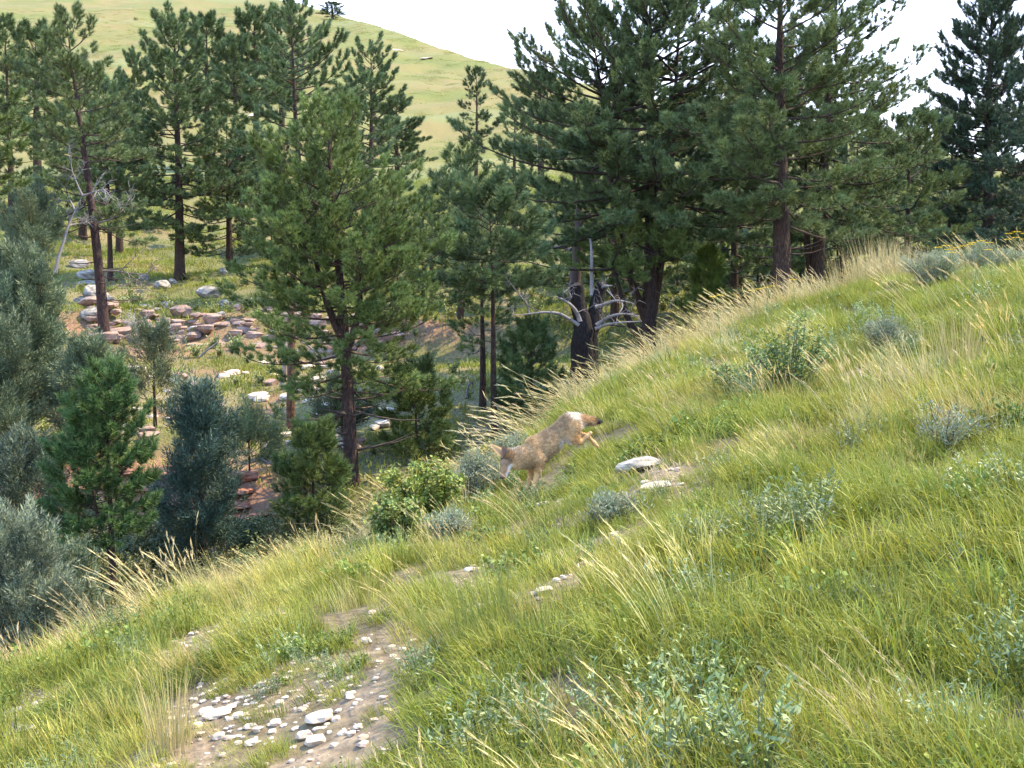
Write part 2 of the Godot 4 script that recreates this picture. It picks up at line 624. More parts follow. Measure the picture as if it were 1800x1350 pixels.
func build_grass() -> void:
	var green := Color(0.12, 0.158, 0.028)
	var lime := Color(0.24, 0.24, 0.058)
	var pale := Color(0.5, 0.41, 0.22)
	var white := Color(1, 1, 1)
	var kinds := []
	kinds.append([tuft(1, 24, 0.31, 0.06, 0.0027, 0.18, green, lime, 1.0, 6, 0.2), mats.blade])
	kinds.append([tuft(2, 20, 0.28, 0.075, 0.0031, 0.15, green * 1.1, lime, 1.5, 6, 0.2), mats.blade])
	kinds.append([tuft(3, 24, 0.29, 0.06, 0.0021, 0.22, lime, Color(0.33, 0.31, 0.1), 0.9, 6, 0.2), mats.blade])
	kinds.append([tuft(4, 22, 0.37, 0.05, 0.0014, 0.25, Color(0.38, 0.34, 0.13), pale, 0.5, 5, 0.18), mats.straw])
	kinds.append([stalks(5, 7, 0.62, 0.07, 0.3, Color(0.35, 0.31, 0.13), pale * 1.05, 3, 0.22), mats.straw])
	kinds.append([forb(6, 7, 0.24, 0.035, 0.16, Color(0.14, 0.185, 0.08), Color(0.22, 0.255, 0.135), 3, 0.12), mats.leaf])
	kinds.append([forb(7, 6, 0.15, 0.03, 0.38, Color(0.1, 0.155, 0.035), Color(0.2, 0.235, 0.05), 4, 0.2), mats.leaf])
	kinds.append([tuft(8, 18, 0.13, 0.1, 0.0022, 0.1, Color(0.26, 0.2, 0.11), Color(0.4, 0.33, 0.2), 1.6, 4, 0.18), mats.straw])
	var lists := []
	for k in kinds.size():
		lists.append(PackedFloat32Array())
	var g := RandomNumberGenerator.new()
	g.seed = 77
	var total := 25000
	for k in total:
		var r := 2.4 + 27.0 * pow(g.randf(), 1.15)
		var a := g.randf_range(-0.52, 0.5)
		var x := r * sin(a)
		var d := r * cos(a)
		var crest := lookup(crest_x, crest_d, x)
		var e := d - crest
		if e > 4.0:
			continue
		var bare := bareness(x, d)
		var litter := false
		if g.randf() < bare * 1.1:
			if g.randf() < 0.6:
				continue
			litter = true
		var clump := patch_noise.get_noise_2d(x * 4.5, d * 4.5)
		if g.randf() < smoothstep(0.12, -0.2, clump) * 0.93:
			continue
		var zone := patch_noise.get_noise_2d(x * 0.9 + 11.0, d * 0.9)
		var sage := patch_noise.get_noise_2d(x * 2.6 - 50.0, d * 2.6 + 20.0)
		# the right hand of the slope is greener, the left and the crest are drier
		var dry := clampf(0.18 - x * 0.05 + zone * 1.2, 0.0, 1.0)
		var edge := smoothstep(-1.7, 0.1, e)
		var pick := 0
		var u := g.randf()
		if litter:
			pick = 7
		elif edge > 0.05 and u < edge * (0.6 if x > 0.0 else 0.36):
			pick = 3 if g.randf() < 0.62 else 4
		elif sage > 0.26 and g.randf() < 0.16:
			pick = 5
		elif g.randf() < 0.05:
			pick = 6
		elif g.randf() < 0.2 + 0.1 * bare:
			pick = 7
		elif g.randf() < dry:
			pick = 2 if g.randf() < 0.8 else 3
			if g.randf() < 0.04:
				pick = 4
		else:
			pick = 0 if g.randf() < 0.55 else 1
			if g.randf() < 0.02:
				pick = 4
		if pick == 4 and x < -0.8 and g.randf() < 0.7:
			pick = 2
		if d < 8.5 and (pick == 4 or pick == 3) and g.randf() < 0.75:
			pick = 0
		var s := g.randf_range(0.65, 1.15) * (1.0 + 1.0 * clump) * (1.0 - 0.35 * bare)
		if pick == 3 or pick == 4:
			s *= lerpf(0.9, 1.1, edge)
		s *= lerpf(0.8, 1.0, smoothstep(3.0, 6.0, d))
		var low := lowness(x, d)
		if g.randf() < low * 0.12:
			continue
		s *= 1.0 - 0.65 * low
		var turn := g.randf_range(-1.5, 1.5) if pick < 5 else g.randf() * TAU
		var at_place := Vector3(x, height(x, d), -d)
		var basis := slope_basis(at_place, 0.0) * Basis(Vector3.UP, turn).scaled(Vector3(s, s * g.randf_range(0.85, 1.15), s))
		var v := g.randf_range(0.72, 1.25)
		var tint := Color(v * g.randf_range(0.92, 1.08), v, v * g.randf_range(0.8, 1.1))
		put(lists[pick], basis, at_place - Vector3(0, 0.01, 0), tint)
	var names := ["green_grass", "green_grass", "yellow_grass", "dry_grass", "grass_stalks", "sage_ground_cover", "leafy_ground_cover", "dead_grass"]
	var labels := ["arching green grass covering the near slope", "broad green grass blades filling the right of the slope", "yellow-green fine grass over the left of the slope", "straw-coloured dry grass along the crest", "tall bleached seed stalks rising out of the grass", "grey-green sage growing low between the grasses", "low broad-leaved plants scattered between the grasses", "flattened dead grass lying on the bare soil"]
	for k in kinds.size():
		var o := scatter(names[k], kinds[k][0], kinds[k][1], lists[k], self)
		tag(o, labels[k], "grass" if not "cover" in names[k] else "ground cover", "", "stuff")
	var grit := PackedFloat32Array()
	for k in 15000:
		var r := 3.5 + 9.0 * g.randf()
		var a := g.randf_range(-0.45, 0.3)
		var x := r * sin(a)
		var d := r * cos(a)
		if g.randf() > bareness(x, d):
			continue
		var s := 0.004 + 0.03 * pow(g.randf(), 2.5)
		var v := g.randf_range(0.55, 1.15)
		put(grit, Basis(Vector3.UP, g.randf() * TAU).scaled(Vector3(s, s * 0.6, s)), Vector3(x, height(x, d) + s * 0.2, -d), Color(v, v * g.randf_range(0.9, 1.0), v * g.randf_range(0.85, 1.0)))
	tag(scatter("gravel", shapes.slab[1], mats.rock, grit, self), "fine pale gravel on the bare patches of the near slope", "gravel", "", "stuff")
	# the gully and the far bank: coarser clumps, as far as blades can be told
	var bank_tuft := tuft(21, 20, 0.25, 0.24, 0.011, 0.1, Color(0.115, 0.17, 0.036), Color(0.2, 0.225, 0.06), 1.1, 5, 0.55)
	var bank_forb := forb(22, 9, 0.3, 0.07, 0.28, Color(0.13, 0.17, 0.06), Color(0.2, 0.24, 0.1))
	var l0 := PackedFloat32Array()
	var l1 := PackedFloat32Array()
	for k in 15000:
		var d := 12.0 + 88.0 * pow(g.randf(), 0.75)
		var x := d * g.randf_range(-0.48, 0.46)
		if d < lookup(crest_x, crest_d, x) + 2.0:
			continue
		var n := patch_noise.get_noise_2d(x * 0.9, d * 0.9)
		var red := exp(-pow((d - 22.2) / 1.5, 2.0)) * smoothstep(-2.5, -5.0, x)
		red = maxf(red, 0.85 * exp(-pow((d - 37.6) / 1.6, 2.0)) * smoothstep(1.0, -4.0, x))
		red = maxf(red, smoothstep(24.0, 19.0, d) * 0.4)
		if d > 26.0 and d < 36.0:
			red = maxf(red, 0.75 * smoothstep(0.0, -0.25, n))
		if g.randf() < red:
			continue
		var covered := false
		for q in clearings:
			if absf(x - q[0]) < q[2] and absf(d - q[1] + q[2]) < q[2] * 2.2:
				covered = true
				break
		if covered:
			continue
		var s := g.randf_range(0.6, 1.3) * (1.0 + d * 0.004)
		var v := g.randf_range(0.75, 1.25)
		var tint := Color(v * (1.05 + 0.5 * maxf(n, 0.0)), v, v * g.randf_range(0.8, 1.1))
		var basis := Basis(Vector3.UP, g.randf() * TAU).scaled(Vector3(s, s * (0.8 if d > 60 else 1.0), s))
		if g.randf() < 0.16 and d < 50.0:
			basis = slope_basis(Vector3(x, 0, -d), 0.0) * basis
			put(l1, basis, Vector3(x, height(x, d) - 0.02, -d), tint)
		else:
			basis = slope_basis(Vector3(x, 0, -d), 0.0) * basis
			put(l0, basis, Vector3(x, height(x, d) - 0.02, -d), tint)
	tag(scatter("bank_grass", bank_tuft, mats.blade, l0, self), "sunlit meadow grass on the far bank under the pines", "grass", "", "stuff")
	tag(scatter("bank_ground_cover", bank_forb, mats.leaf, l1, self), "low leafy growth on the far bank among the rocks", "ground cover", "", "stuff")
	var brush := forb(25, 10, 0.6, 0.075, 0.22, Color(0.085, 0.115, 0.05), Color(0.16, 0.18, 0.09), 3, 0.5)
	var l4 := PackedFloat32Array()
	for k in 900:
		var d := 12.5 + 9.0 * g.randf()
		var x := d * g.randf_range(-0.46, -0.02)
		if d < lookup(crest_x, crest_d, x) + 2.2 or patch_noise.get_noise_2d(x * 1.5, d * 1.5) < -0.12:
			continue
		var s := g.randf_range(0.45, 1.1)
		var v := g.randf_range(0.7, 1.3)
		put(l4, Basis(Vector3.UP, g.randf() * TAU).scaled(Vector3(s, s, s)), Vector3(x, height(x, d) - 0.03, -d), Color(v * g.randf_range(0.9, 1.3), v, v * 0.9))
	tag(scatter("gully_brush", brush, mats.leaf, l4, self), "tangled low brush filling the shaded gully bed", "shrub", "", "stuff")
	var hill_tuft := tuft(23, 18, 0.45, 0.9, 0.04, 0.1, Color(0.13, 0.17, 0.045), Color(0.23, 0.22, 0.08), 1.3, 6, 2.4)
	var l2 := PackedFloat32Array()
	for k in 9000:
		var d := 95.0 + 210.0 * pow(g.randf(), 0.8)
		var x := d * g.randf_range(-0.42, 0.2)
		if g.randf() < smoothstep(0.1, -0.25, patch_noise.get_noise_2d(x * 0.1, d * 0.3)):
			continue
		var s := g.randf_range(0.35, 0.8)
		var v := g.randf_range(0.85, 1.15)
		put(l2, slope_basis(Vector3(x, 0, -d), g.randf() * TAU).scaled_local(Vector3(s, s * 0.55, s)), Vector3(x, height(x, d) - 0.05, -d), Color(v * g.randf_range(0.95, 1.2), v, v))
	tag(scatter("hill_grass", hill_tuft, mats.blade, l2, self), "coarse sunlit grass on the open hill in the distance", "grass", "", "stuff")
	var scrub := leaf_cluster(74, 160, 1.0, 0.22, 0.4)
	var l3 := PackedFloat32Array()
	for k in 26:
		var d := 120.0 + 170.0 * g.randf()
		var x := d * g.randf_range(-0.42, 0.1)
		var s := g.randf_range(0.3, 0.9)
		put(l3, Basis(Vector3.UP, g.randf() * TAU).scaled(Vector3(s, s * 0.7, s)), Vector3(x, height(x, d) + s * 0.2, -d), Color(0.07, 0.1, 0.045))
	tag(scatter("hill_scrub", scrub, mats.leaf, l3, self), "tiny dark scrub dotted over the open hill in the distance", "shrub", "", "stuff")


# ---------------------------------------------------------------- trees
func needle_twig(sd: int, needles: int, length: float, wide: float) -> ArrayMesh:
	# the end of a pine twig: separate brushes of needles along half a metre
	var g := RandomNumberGenerator.new()
	g.seed = sd
	var b := Builder.new()
	for q in 4:
		var f := [1.0, 0.74, 0.5, 0.8][q] as float
		var axis := Vector3(g.randf_range(-0.5, 0.5), 1.0, g.randf_range(-0.5, 0.5)).normalized()
		var off := Vector3(g.randf_range(-1, 1), 0, g.randf_range(-1, 1)) * (0.0 if q == 0 else 0.1)
		var shade := g.randf_range(0.72, 1.3)
		var size := g.randf_range(0.8, 1.15)
		for k in needles:
			var t := g.randf()
			var a := g.randf() * TAU
			var th := lerpf(1.6, 0.35, t) * g.randf_range(0.75, 1.2)
			var dir := Vector3(cos(a) * sin(th), cos(th), sin(a) * sin(th))
			dir = (dir + axis * 0.35).normalized()
			var base := Vector3(0, f * 0.45, 0) + off + axis * (0.09 * t - 0.05)
			var l := length * size * g.randf_range(0.7, 1.1)
			var side := dir.cross(Vector3(g.randf_range(-1, 1), g.randf_range(-1, 1), g.randf_range(-1, 1))).normalized() * wide
			var v := g.randf_range(0.8, 1.2) * shade
			var cc := Color(v, v, v * 0.95)
			b.tri(base - side, base + side, base + dir * l, cc, cc, cc * 1.1)
	return b.mesh()


func spray(sd: int, bits: int, size: float) -> ArrayMesh:
	# a juniper spray: short scaly twiglets in a feathery plume
	var g := RandomNumberGenerator.new()
	g.seed = sd
	var b := Builder.new()
	for k in bits:
		var t := g.randf()
		var a := g.randf() * TAU
		var rr := size * 0.42 * (1.0 - 0.7 * t) * sqrt(g.randf())
		var p := Vector3(cos(a) * rr, size * t, sin(a) * rr)
		var dir := Vector3(cos(a) * 0.7, 1.0, sin(a) * 0.7).normalized()
		dir = (dir + Vector3(g.randf_range(-1, 1), g.randf_range(-1, 1), g.randf_range(-1, 1)) * 0.45).normalized()
		var l := size * g.randf_range(0.16, 0.3)
		var side := dir.cross(Vector3(g.randf_range(-1, 1), g.randf_range(-1, 1), g.randf_range(-1, 1))).normalized() * size * 0.022
		var v := g.randf_range(0.75, 1.25)
		var cc := Color(v, v, v)
		b.tri(p - side, p + side, p + dir * l, cc, cc, cc)
	return b.mesh()


func curve_point(pts: PackedVector3Array, t: float) -> Vector3:
	var u := clampf(t, 0, 1) * (pts.size() - 1)
	var k := mini(int(u), pts.size() - 2)
	return pts[k].lerp(pts[k + 1], u - k)


func conifer(called: String, where: Vector3, p: Dictionary, label: String, category: String, group := "") -> Node3D:
	var g := RandomNumberGenerator.new()
	g.seed = p.get("seed", 1)
	var root := thing(called, where, label, category, group)
	var h: float = p.h
	var low: float = p.low
	var rad: float = p.rad
	var tr: float = p.get("tr", h * 0.017)
	var lean: Vector3 = p.get("lean", Vector3.ZERO)
	var dens: float = p.get("dens", 1.0)
	var ts: float = p.get("ts", 1.0)
	var tint: Color = p.get("tint", Color(0.062, 0.105, 0.036))
	var flat: float = p.get("flat", 0.0)
	var side_push: Vector3 = p.get("push", Vector3.ZERO)   # a crown that has grown to one side
	var jun: bool = p.get("juniper", false)
	var far: bool = p.get("far", false)
	var bark_colour: Color = p.get("bark", Color(0.085, 0.062, 0.05))
	var trunks := [PackedVector3Array()]
	var nseg := 12
	var w0 := g.randf() * TAU
	for j in nseg + 1:
		var t := float(j) / nseg
		var wob := Vector3(sin(w0 + t * 5.0), 0, cos(w0 * 1.7 + t * 4.0)) * 0.012 * h * t * (1.2 - t)
		trunks[0].append(Vector3(0, -0.35 + (h + 0.35) * t, 0) + lean * pow(t, 1.25) + wob)
	var tb := Builder.new()
	var rr := PackedFloat32Array()
	for j in nseg + 1:
		var t := float(j) / nseg
		rr.append(maxf(0.012, tr * (pow(1.0 - t, 0.75) + 0.35 * exp(-t * 22.0))))
	tb.tube(trunks[0], rr, 9, bark_colour, 0.05)
	for f in p.get("forks", []):
		# a second leader: [start height share, offset of its top, share of the full height]
		var fp := PackedVector3Array()
		var fr := PackedFloat32Array()
		var s0 := curve_point(trunks[0], f[0])
		var top: Vector3 = Vector3(0, h * float(f[2]), 0) + lean + f[1]
		for j in 8:
			var t := j / 7.0
			var q := s0.lerp(top, t)
			q += Vector3(f[1].x, 0, f[1].z) * 0.35 * sin(t * PI) * (1.0 - t)
			fp.append(q)
			fr.append(maxf(0.012, tr * 0.52 * pow(1.0 - t, 0.7)))
		tb.tube(fp, fr, 7, bark_colour, 0.05)
		trunks.append(fp)
	part("trunk", tb.mesh(), mats.bark, root)
	var bb := Builder.new()
	var leaves := PackedFloat32Array()
	var step: float = p.get("step", 0.2) * (0.55 if trunks.size() > 1 else 0.42)
	for ti in trunks.size():
		var axis: PackedVector3Array = trunks[ti]
		var y := low
		var spin := g.randf() * TAU
		var y0 := axis[0].y
		var y1 := axis[axis.size() - 1].y
		y = maxf(y, y0 + 0.15 * (y1 - y0))
		while y < y1 - 0.05:
			var t := (y - low) / (y1 - low)
			spin += 2.39996 + g.randf_range(-0.5, 0.5)
			y += step * g.randf_range(0.5, 1.5)
			if g.randf() < p.get("gap", 0.12):
				continue
			var start := curve_point(axis, (y - y0) / (y1 - y0))
			var env := 0.0
			if jun:
				env = pow(sin(PI * clampf(0.12 + 0.86 * t, 0, 1)), 0.7)
			else:
				env = minf(0.75 + t * 2.0, 1.0) * lerpf(1.0, 0.24, pow(t, lerpf(1.3, 3.5, flat)))
			var dirh := Vector3(cos(spin), 0, sin(spin))
			var l := rad * env * (g.randf_range(0.55, 1.1) if not jun else g.randf_range(0.5, 1.25))
			l *= 1.0 + side_push.dot(dirh)
			l = maxf(l, 0.25)
			var e0 := lerpf(-0.3, 0.7, t) + g.randf_range(-0.2, 0.25) if not jun else lerpf(0.2, 1.0, t) + g.randf_range(-0.2, 0.3)
			var pts := PackedVector3Array([start])
			var rads := PackedFloat32Array()
			var segs := 4 if far else 5
			var cur := start
			var wv := g.randf_range(-0.35, 0.35)
			for j in segs:
				var s := float(j + 1) / segs
				var el := e0 - 0.1 + 0.5 * s * s
				var dd := dirh.rotated(Vector3.UP, wv * s + g.randf_range(-0.12, 0.12))
				cur += (dd * cos(el) + Vector3.UP * sin(el)) * (l / segs)
				pts.append(cur)
			var br := clampf(tr * 0.07 + l * 0.007, 0.007, tr * 0.5)
			for j in segs + 1:
				rads.append(br * (1.0 - 0.8 * j / segs))
			bb.tube(pts, rads, 4 if far else 5, bark_colour * 1.1)
			# twigs that carry the needles
			var twig_gap: float = (0.1 if not jun else 0.12) / dens * (1.25 if far else 1.0)
			var count := maxi(3, int(l * 0.75 / twig_gap))
			for q in count:
				var s := 0.2 + 0.8 * (q + g.randf()) / count if not jun else 0.1 + 0.9 * (q + g.randf()) / count
				var bp := curve_point(pts, s)
				var bd := (curve_point(pts, s + 0.1) - curve_point(pts, s - 0.1)).normalized()
				var sg := 1.0 if q % 2 == 0 else -1.0
				var td := (bd.rotated(Vector3.UP, sg * g.randf_range(0.4, 1.1)) + Vector3(0, g.randf_range(-0.15, 0.65), 0)).normalized()
				var tl := g.randf_range(0.22, 0.62) * (1.15 - 0.6 * s) * lerpf(0.7, 1.0, clampf(l, 0, 1.5) / 1.5)
				var te := bp + td * tl + Vector3(0, 0.06 * tl, 0)
				if q % 4 == 0 or (not far and q % 4 == 1):
					bb.tube(PackedVector3Array([bp, te]), PackedFloat32Array([0.007, 0.004]), 3, bark_colour * 1.2)
				var v := g.randf_range(0.65, 1.35)
				var yellow := g.randf_range(0.0, 0.3)
				var col := Color(tint.r * v * (1.0 + yellow), tint.g * v * (1.0 + yellow * 0.4), tint.b * v)
				if jun:
					for m in 3:
						var f := 1.0 - 0.75 * m / 3.0 - (0.2 * g.randf() if m > 0 else 0.0)
						var jd := (td + Vector3(g.randf_range(-0.4, 0.4), g.randf_range(-0.1, 0.6), g.randf_range(-0.4, 0.4))).normalized()
						put(leaves, along(jd, g.randf() * TAU, ts * g.randf_range(0.75, 1.2)), bp.lerp(te, f), col)
				else:
					put(leaves, along(td + Vector3(0, 0.25, 0), g.randf() * TAU, ts * clampf(tl / 0.45, 0.7, 1.15) * g.randf_range(0.85, 1.15)), bp, col)
			var col2 := tint * g.randf_range(0.85, 1.3)
			put(leaves, along((pts[segs] - pts[segs - 1]).normalized() + Vector3(0, 0.3, 0), 0, ts), pts[segs] - (pts[segs] - pts[segs - 1]).normalized() * (0.0 if jun else 0.25), col2)
		put(leaves, along(Vector3.UP, 0, ts), axis[axis.size() - 1] - Vector3(0, 0.0 if jun else 0.3, 0), tint * 1.2)
	# bare dead limbs below the crown
	for k in int(p.get("dead", 0)):
		var y := low * g.randf_range(0.35, 1.0)
		var s0 := curve_point(trunks[0], (y + 0.35) / (h + 0.35))
		var a := g.randf() * TAU
		var dirh := Vector3(cos(a), g.randf_range(-0.25, 0.15), sin(a))
		var l := rad * g.randf_range(0.3, 0.75)
		var pts := PackedVector3Array([s0, s0 + dirh * l * 0.4, s0 + dirh * l * 0.75 + Vector3(0, 0.05, 0), s0 + dirh * l + Vector3(0.05, 0.15, 0)])
		bb.tube(pts, PackedFloat32Array([0.022, 0.016, 0.01, 0.004]), 4, Color(0.13, 0.1, 0.085))
	part("branches", bb.mesh(), mats.wood, root)
	var shape: Mesh = shapes.spray if jun else (shapes.far_needles if far else shapes.needles)[int(p.seed) % 3]
	scatter("crown", shape, mats.needle, leaves, root)
	return root


func copy_tree(o: Node3D, where: Vector3, turn: float, s: Vector3, label: String) -> Node3D:
	var c: Node3D = o.duplicate()
	c.name = numbered(o.name.rstrip("_0123456789"))
	add_child(c)
	c.position = where
	c.rotation.y = turn
	c.scale = s
	c.set_meta("label", label)
	return c


func pine_at(px: float, d: float, top_py: float, low_py: float, half_px: float, p: Dictionary, label: String, called := "ponderosa_pine", category := "pine tree") -> Node3D:
	var base := ground(px, d)
	p.h = at(px, top_py, d).y - base.y
	p.h = p.h * 0.86 if p.get("juniper", false) else maxf(p.h - 0.32, p.h * 0.8)
	p.low = maxf(0.15, at(px, low_py, d).y - base.y)
	p.rad = half_px * d / FOCAL * 1.12
	var group: String = p.get("group", "")
	return conifer(called, base, p, label, category, group)


func build_trees() -> void:
	shapes.needles = [needle_twig(31, 66, 0.14, 0.0054), needle_twig(36, 66, 0.15, 0.0054), needle_twig(37, 66, 0.13, 0.0054)]
	shapes.far_needles = [needle_twig(32, 42, 0.19, 0.011), needle_twig(38, 42, 0.18, 0.011), needle_twig(39, 42, 0.2, 0.011)]
	shapes.spray = spray(33, 90, 0.3)
	var deep := Color(0.1, 0.15, 0.066)
	var mid := Color(0.118, 0.168, 0.068)
	var fresh := Color(0.115, 0.165, 0.05)
	var blue := Color(0.05, 0.085, 0.05)
	# the near pines round the gully
	pine_at(617, 22.5, 185, 690, 176, {"seed": 101, "tint": fresh, "tr": 0.135, "lean": Vector3(-0.35, 0, 0), "forks": [[0.42, Vector3(-0.45, 0, 0.1), 0.8], [0.4, Vector3(0.6, 0, 0.2), 0.72]], "dens": 1.1, "step": 0.13, "dead": 16, "flat": 1.0, "bark": Color(0.1, 0.07, 0.055)}, "young bright green pine standing in the gully in mid photo, its dark trunk bare below")
	pine_at(1140, 30, -70, 395, 250, {"seed": 102, "tint": deep, "tr": 0.2, "forks": [[0.18, Vector3(-1.3, 0, 0.2), 0.85], [0.16, Vector3(0.7, 0, -0.1), 0.95]], "dens": 1.25, "flat": 0.8, "step": 0.15, "dead": 6, "gap": 0.08}, "broad dark pine with three trunks rising side by side behind the dead stump")
	pine_at(1372, 27, -110, 400, 165, {"seed": 103, "tint": mid, "tr": 0.23, "lean": Vector3(-0.1, 0, 0), "dens": 1.25, "flat": 0.8, "step": 0.15, "dead": 8, "gap": 0.12}, "pine with a thick straight dark trunk rising from the crest of the slope")
	pine_at(1428, 30, -60, 375, 165, {"seed": 104, "tint": mid, "tr": 0.19, "lean": Vector3(0.35, 0, 0), "forks": [[0.2, Vector3(-0.5, 0, -0.4), 0.6]], "dens": 1.2, "flat": 0.8, "step": 0.15, "gap": 0.12, "push": Vector3(0.35, 0, 0), "dead": 4}, "pine with a bent trunk and a long limb reaching right above the tall dry grass")
	pine_at(1730, 36, -40, 440, 125, {"seed": 105, "tint": blue, "tr": 0.2, "dens": 1.6, "flat": 0.9, "step": 0.13, "gap": 0.05}, "dense blackish pine at the right edge of the photo")
	pine_at(1590, 33, 215, 460, 140, {"seed": 106, "tint": mid, "tr": 0.13, "dens": 1.0, "flat": 0.8, "step": 0.15}, "lower grey-green pine between the tall trunks and the blackish pine")
	pine_at(1815, 30, 40, 440, 90, {"seed": 107, "tint": blue, "tr": 0.14, "dens": 1.0, "flat": 0.7}, "dark pine cut by the right edge of the photo")
	pine_at(1145, 29, 395, 480, 120, {"seed": 108, "tint": fresh * 0.9, "tr": 0.19, "dens": 1.15, "flat": 0.9, "step": 0.07, "push": Vector3(-0.45, 0, 0.1), "forks": [[0.35, Vector3(-0.9, 0, 0.3), 0.85]], "bark": Color(0.06, 0.045, 0.04)}, "low gnarled pine with bright needles spreading left over the dead stump")
	pine_at(870, 25, 330, 520, 115, {"seed": 109, "tint": deep, "tr": 0.075, "lean": Vector3(-0.1, 0, 0), "dens": 1.25, "flat": 0.9, "step": 0.085}, "dark round-headed pine on a slim bare trunk left of the dead stump")
	pine_at(848, 27, 420, 620, 55, {"seed": 110, "tint": mid, "tr": 0.085, "dens": 0.9, "flat": 0.6}, "slim pine just behind the dark round-headed one")
	pine_at(935, 25.5, 560, 1100, 55, {"seed": 111, "tint": Color(0.085, 0.135, 0.05), "tr": 0.05, "dens": 1.3, "flat": 0.8, "step": 0.08}, "small light green pine low behind the crest, left of the dead stump")
	pine_at(1243, 31, 425, 1000, 40, {"seed": 112, "tint": Color(0.11, 0.175, 0.045), "tr": 0.045, "dens": 0.8, "flat": 0.3, "step": 0.12, "gap": 0.2}, "bright green pine sapling standing upright on the meadow behind the crest", "pine_sapling")
	pine_at(1300, 40, 290, 530, 100, {"seed": 113, "tint": mid, "tr": 0.11, "dens": 1.0, "flat": 0.6, "far": true}, "middling pine behind the sapling, left of the thick trunk")
	pine_at(810, 38, 265, 600, 98, {"seed": 114, "tint": mid, "tr": 0.1, "dens": 1.0, "flat": 0.5, "far": true}, "pine in the shade just right of the young bright pine")
	pine_at(1010, 42, 205, 540, 125, {"seed": 115, "tint": mid, "tr": 0.16, "dens": 1.0, "flat": 0.6, "far": true}, "pine with a pale trunk showing through behind the dead stump")
	pine_at(1210, 46, 170, 520, 120, {"seed": 116, "tint": deep, "tr": 0.15, "dens": 1.0, "flat": 0.6, "far": true}, "dark pine filling the gap behind the three-trunked one")
	pine_at(1500, 48, 215, 440, 90, {"seed": 117, "tint": mid, "tr": 0.15, "dens": 0.9, "flat": 0.6, "far": true}, "pale pine behind the long limb at right")
	pine_at(1290, 36, 120, 520, 120, {"seed": 118, "tint": mid, "tr": 0.13, "flat": 0.8, "far": true}, "pine between the three-trunked pine and the thick straight trunk")
	pine_at(1480, 38, 150, 480, 120, {"seed": 119, "tint": deep, "tr": 0.13, "flat": 0.8, "far": true}, "shaded pine behind the tall dry grass, right of the bent trunk")
	pine_at(1665, 40, 190, 450, 90, {"seed": 120, "tint": deep, "tr": 0.12, "flat": 0.8, "far": true}, "shaded pine filling the dark gap left of the blackish pine")
	pine_at(1080, 37, 150, 530, 130, {"seed": 134, "tint": mid, "tr": 0.13, "flat": 0.8, "far": true}, "pine close behind the left of the three-trunked pine")
	pine_at(760, 42, 330, 590, 80, {"seed": 135, "tint": mid, "tr": 0.1, "flat": 0.7, "far": true}, "shaded pine behind the right side of the young bright pine")
	var young := pine_at(1095, 40, 400, 700, 62, {"seed": 161, "tint": mid, "tr": 0.06, "flat": 0.6, "far": true, "step": 0.2}, "bushy young pine in the shade left of the gnarled pine's trunk", "young_pine")
	var y_own := at(1095, 400, 40).y - ground(1095, 40).y
	var yn := 0
	for s in [[1190, 44, 420, "bushy young pine in the gap right of the gnarled pine"], [1265, 47, 400, "bushy young pine in the shade behind the bright sapling"], [1330, 38, 405, "bushy young pine just left of the thick straight trunk"], [1405, 43, 385, "bushy young pine between the thick straight trunk and the bent one"], [1470, 41, 375, "bushy young pine behind the tall dry grass at its left end"], [1530, 44, 365, "bushy young pine behind the tallest dry grass"], [1610, 42, 350, "bushy young pine behind the silvery sagebrush"], [1675, 45, 345, "bushy young pine in the dark gap before the blackish pine"], [1770, 43, 350, "bushy young pine below the blackish pine, near the right edge"], [985, 46, 440, "bushy young pine behind the black stump's left limbs"], [700, 47, 430, "bushy young pine behind the young bright pine's right side"], [480, 58, 385, "bushy young pine on the grass below the tall airy pine"], [270, 66, 370, "bushy young pine on the grass left of the tall straight pine's trunk"]]:
		yn += 1
		var yb := ground(s[0], s[1])
		var k: float = (at(s[0], s[2], s[1]).y - yb.y) / y_own
		copy_tree(young, yb, yn * 2.1, Vector3(maxf(k, 0.75) * 1.15, k, maxf(k, 0.75) * 1.15), s[3])
	# left of the gully
	pine_at(185, 38, 20, 400, 122, {"seed": 121, "tint": mid, "tr": 0.17, "lean": Vector3(-0.95, 0, -0.3), "dens": 0.9, "flat": 0.45, "step": 0.19, "dead": 10, "gap": 0.17, "bark": Color(0.09, 0.06, 0.055)}, "tall leaning pine whose trunk stands among the grey boulders at left")
	pine_at(318, 50, 25, 395, 122, {"seed": 122, "tint": deep * 1.1, "tr": 0.2, "dens": 1.0, "flat": 0.35, "step": 0.18, "far": true, "gap": 0.06}, "tall straight pine with a bare black trunk on the sunny far bank")
	pine_at(405, 51, 215, 445, 95, {"seed": 123, "tint": mid, "tr": 0.15, "dens": 0.95, "flat": 0.6, "step": 0.2, "far": true, "dead": 5}, "shorter pine just right of the tall straight one, its branches nearly touching the grass")
	pine_at(196, 49, 130, 400, 85, {"seed": 124, "tint": mid, "tr": 0.11, "dens": 0.9, "flat": 0.5, "far": true, "dead": 4}, "thin pine behind the leaning one")
	pine_at(213, 57, 150, 390, 75, {"seed": 125, "tint": mid, "tr": 0.17, "dens": 0.9, "flat": 0.5, "far": true}, "pine with a short dark trunk behind the thin one at left")
	pine_at(150, 62, 120, 380, 90, {"seed": 126, "tint": deep, "tr": 0.2, "dens": 0.9, "flat": 0.5, "far": true}, "dark pine in the shade behind the leaning pine")
	pine_at(537, 45, 10, 345, 122, {"seed": 127, "tint": deep, "tr": 0.16, "lean": Vector3(-0.35, 0, 0), "dens": 0.9, "flat": 0.5, "step": 0.2, "far": true, "gap": 0.15, "push": Vector3(0.25, 0, 0)}, "tall airy pine behind the young bright pine, its top in the upper middle left")
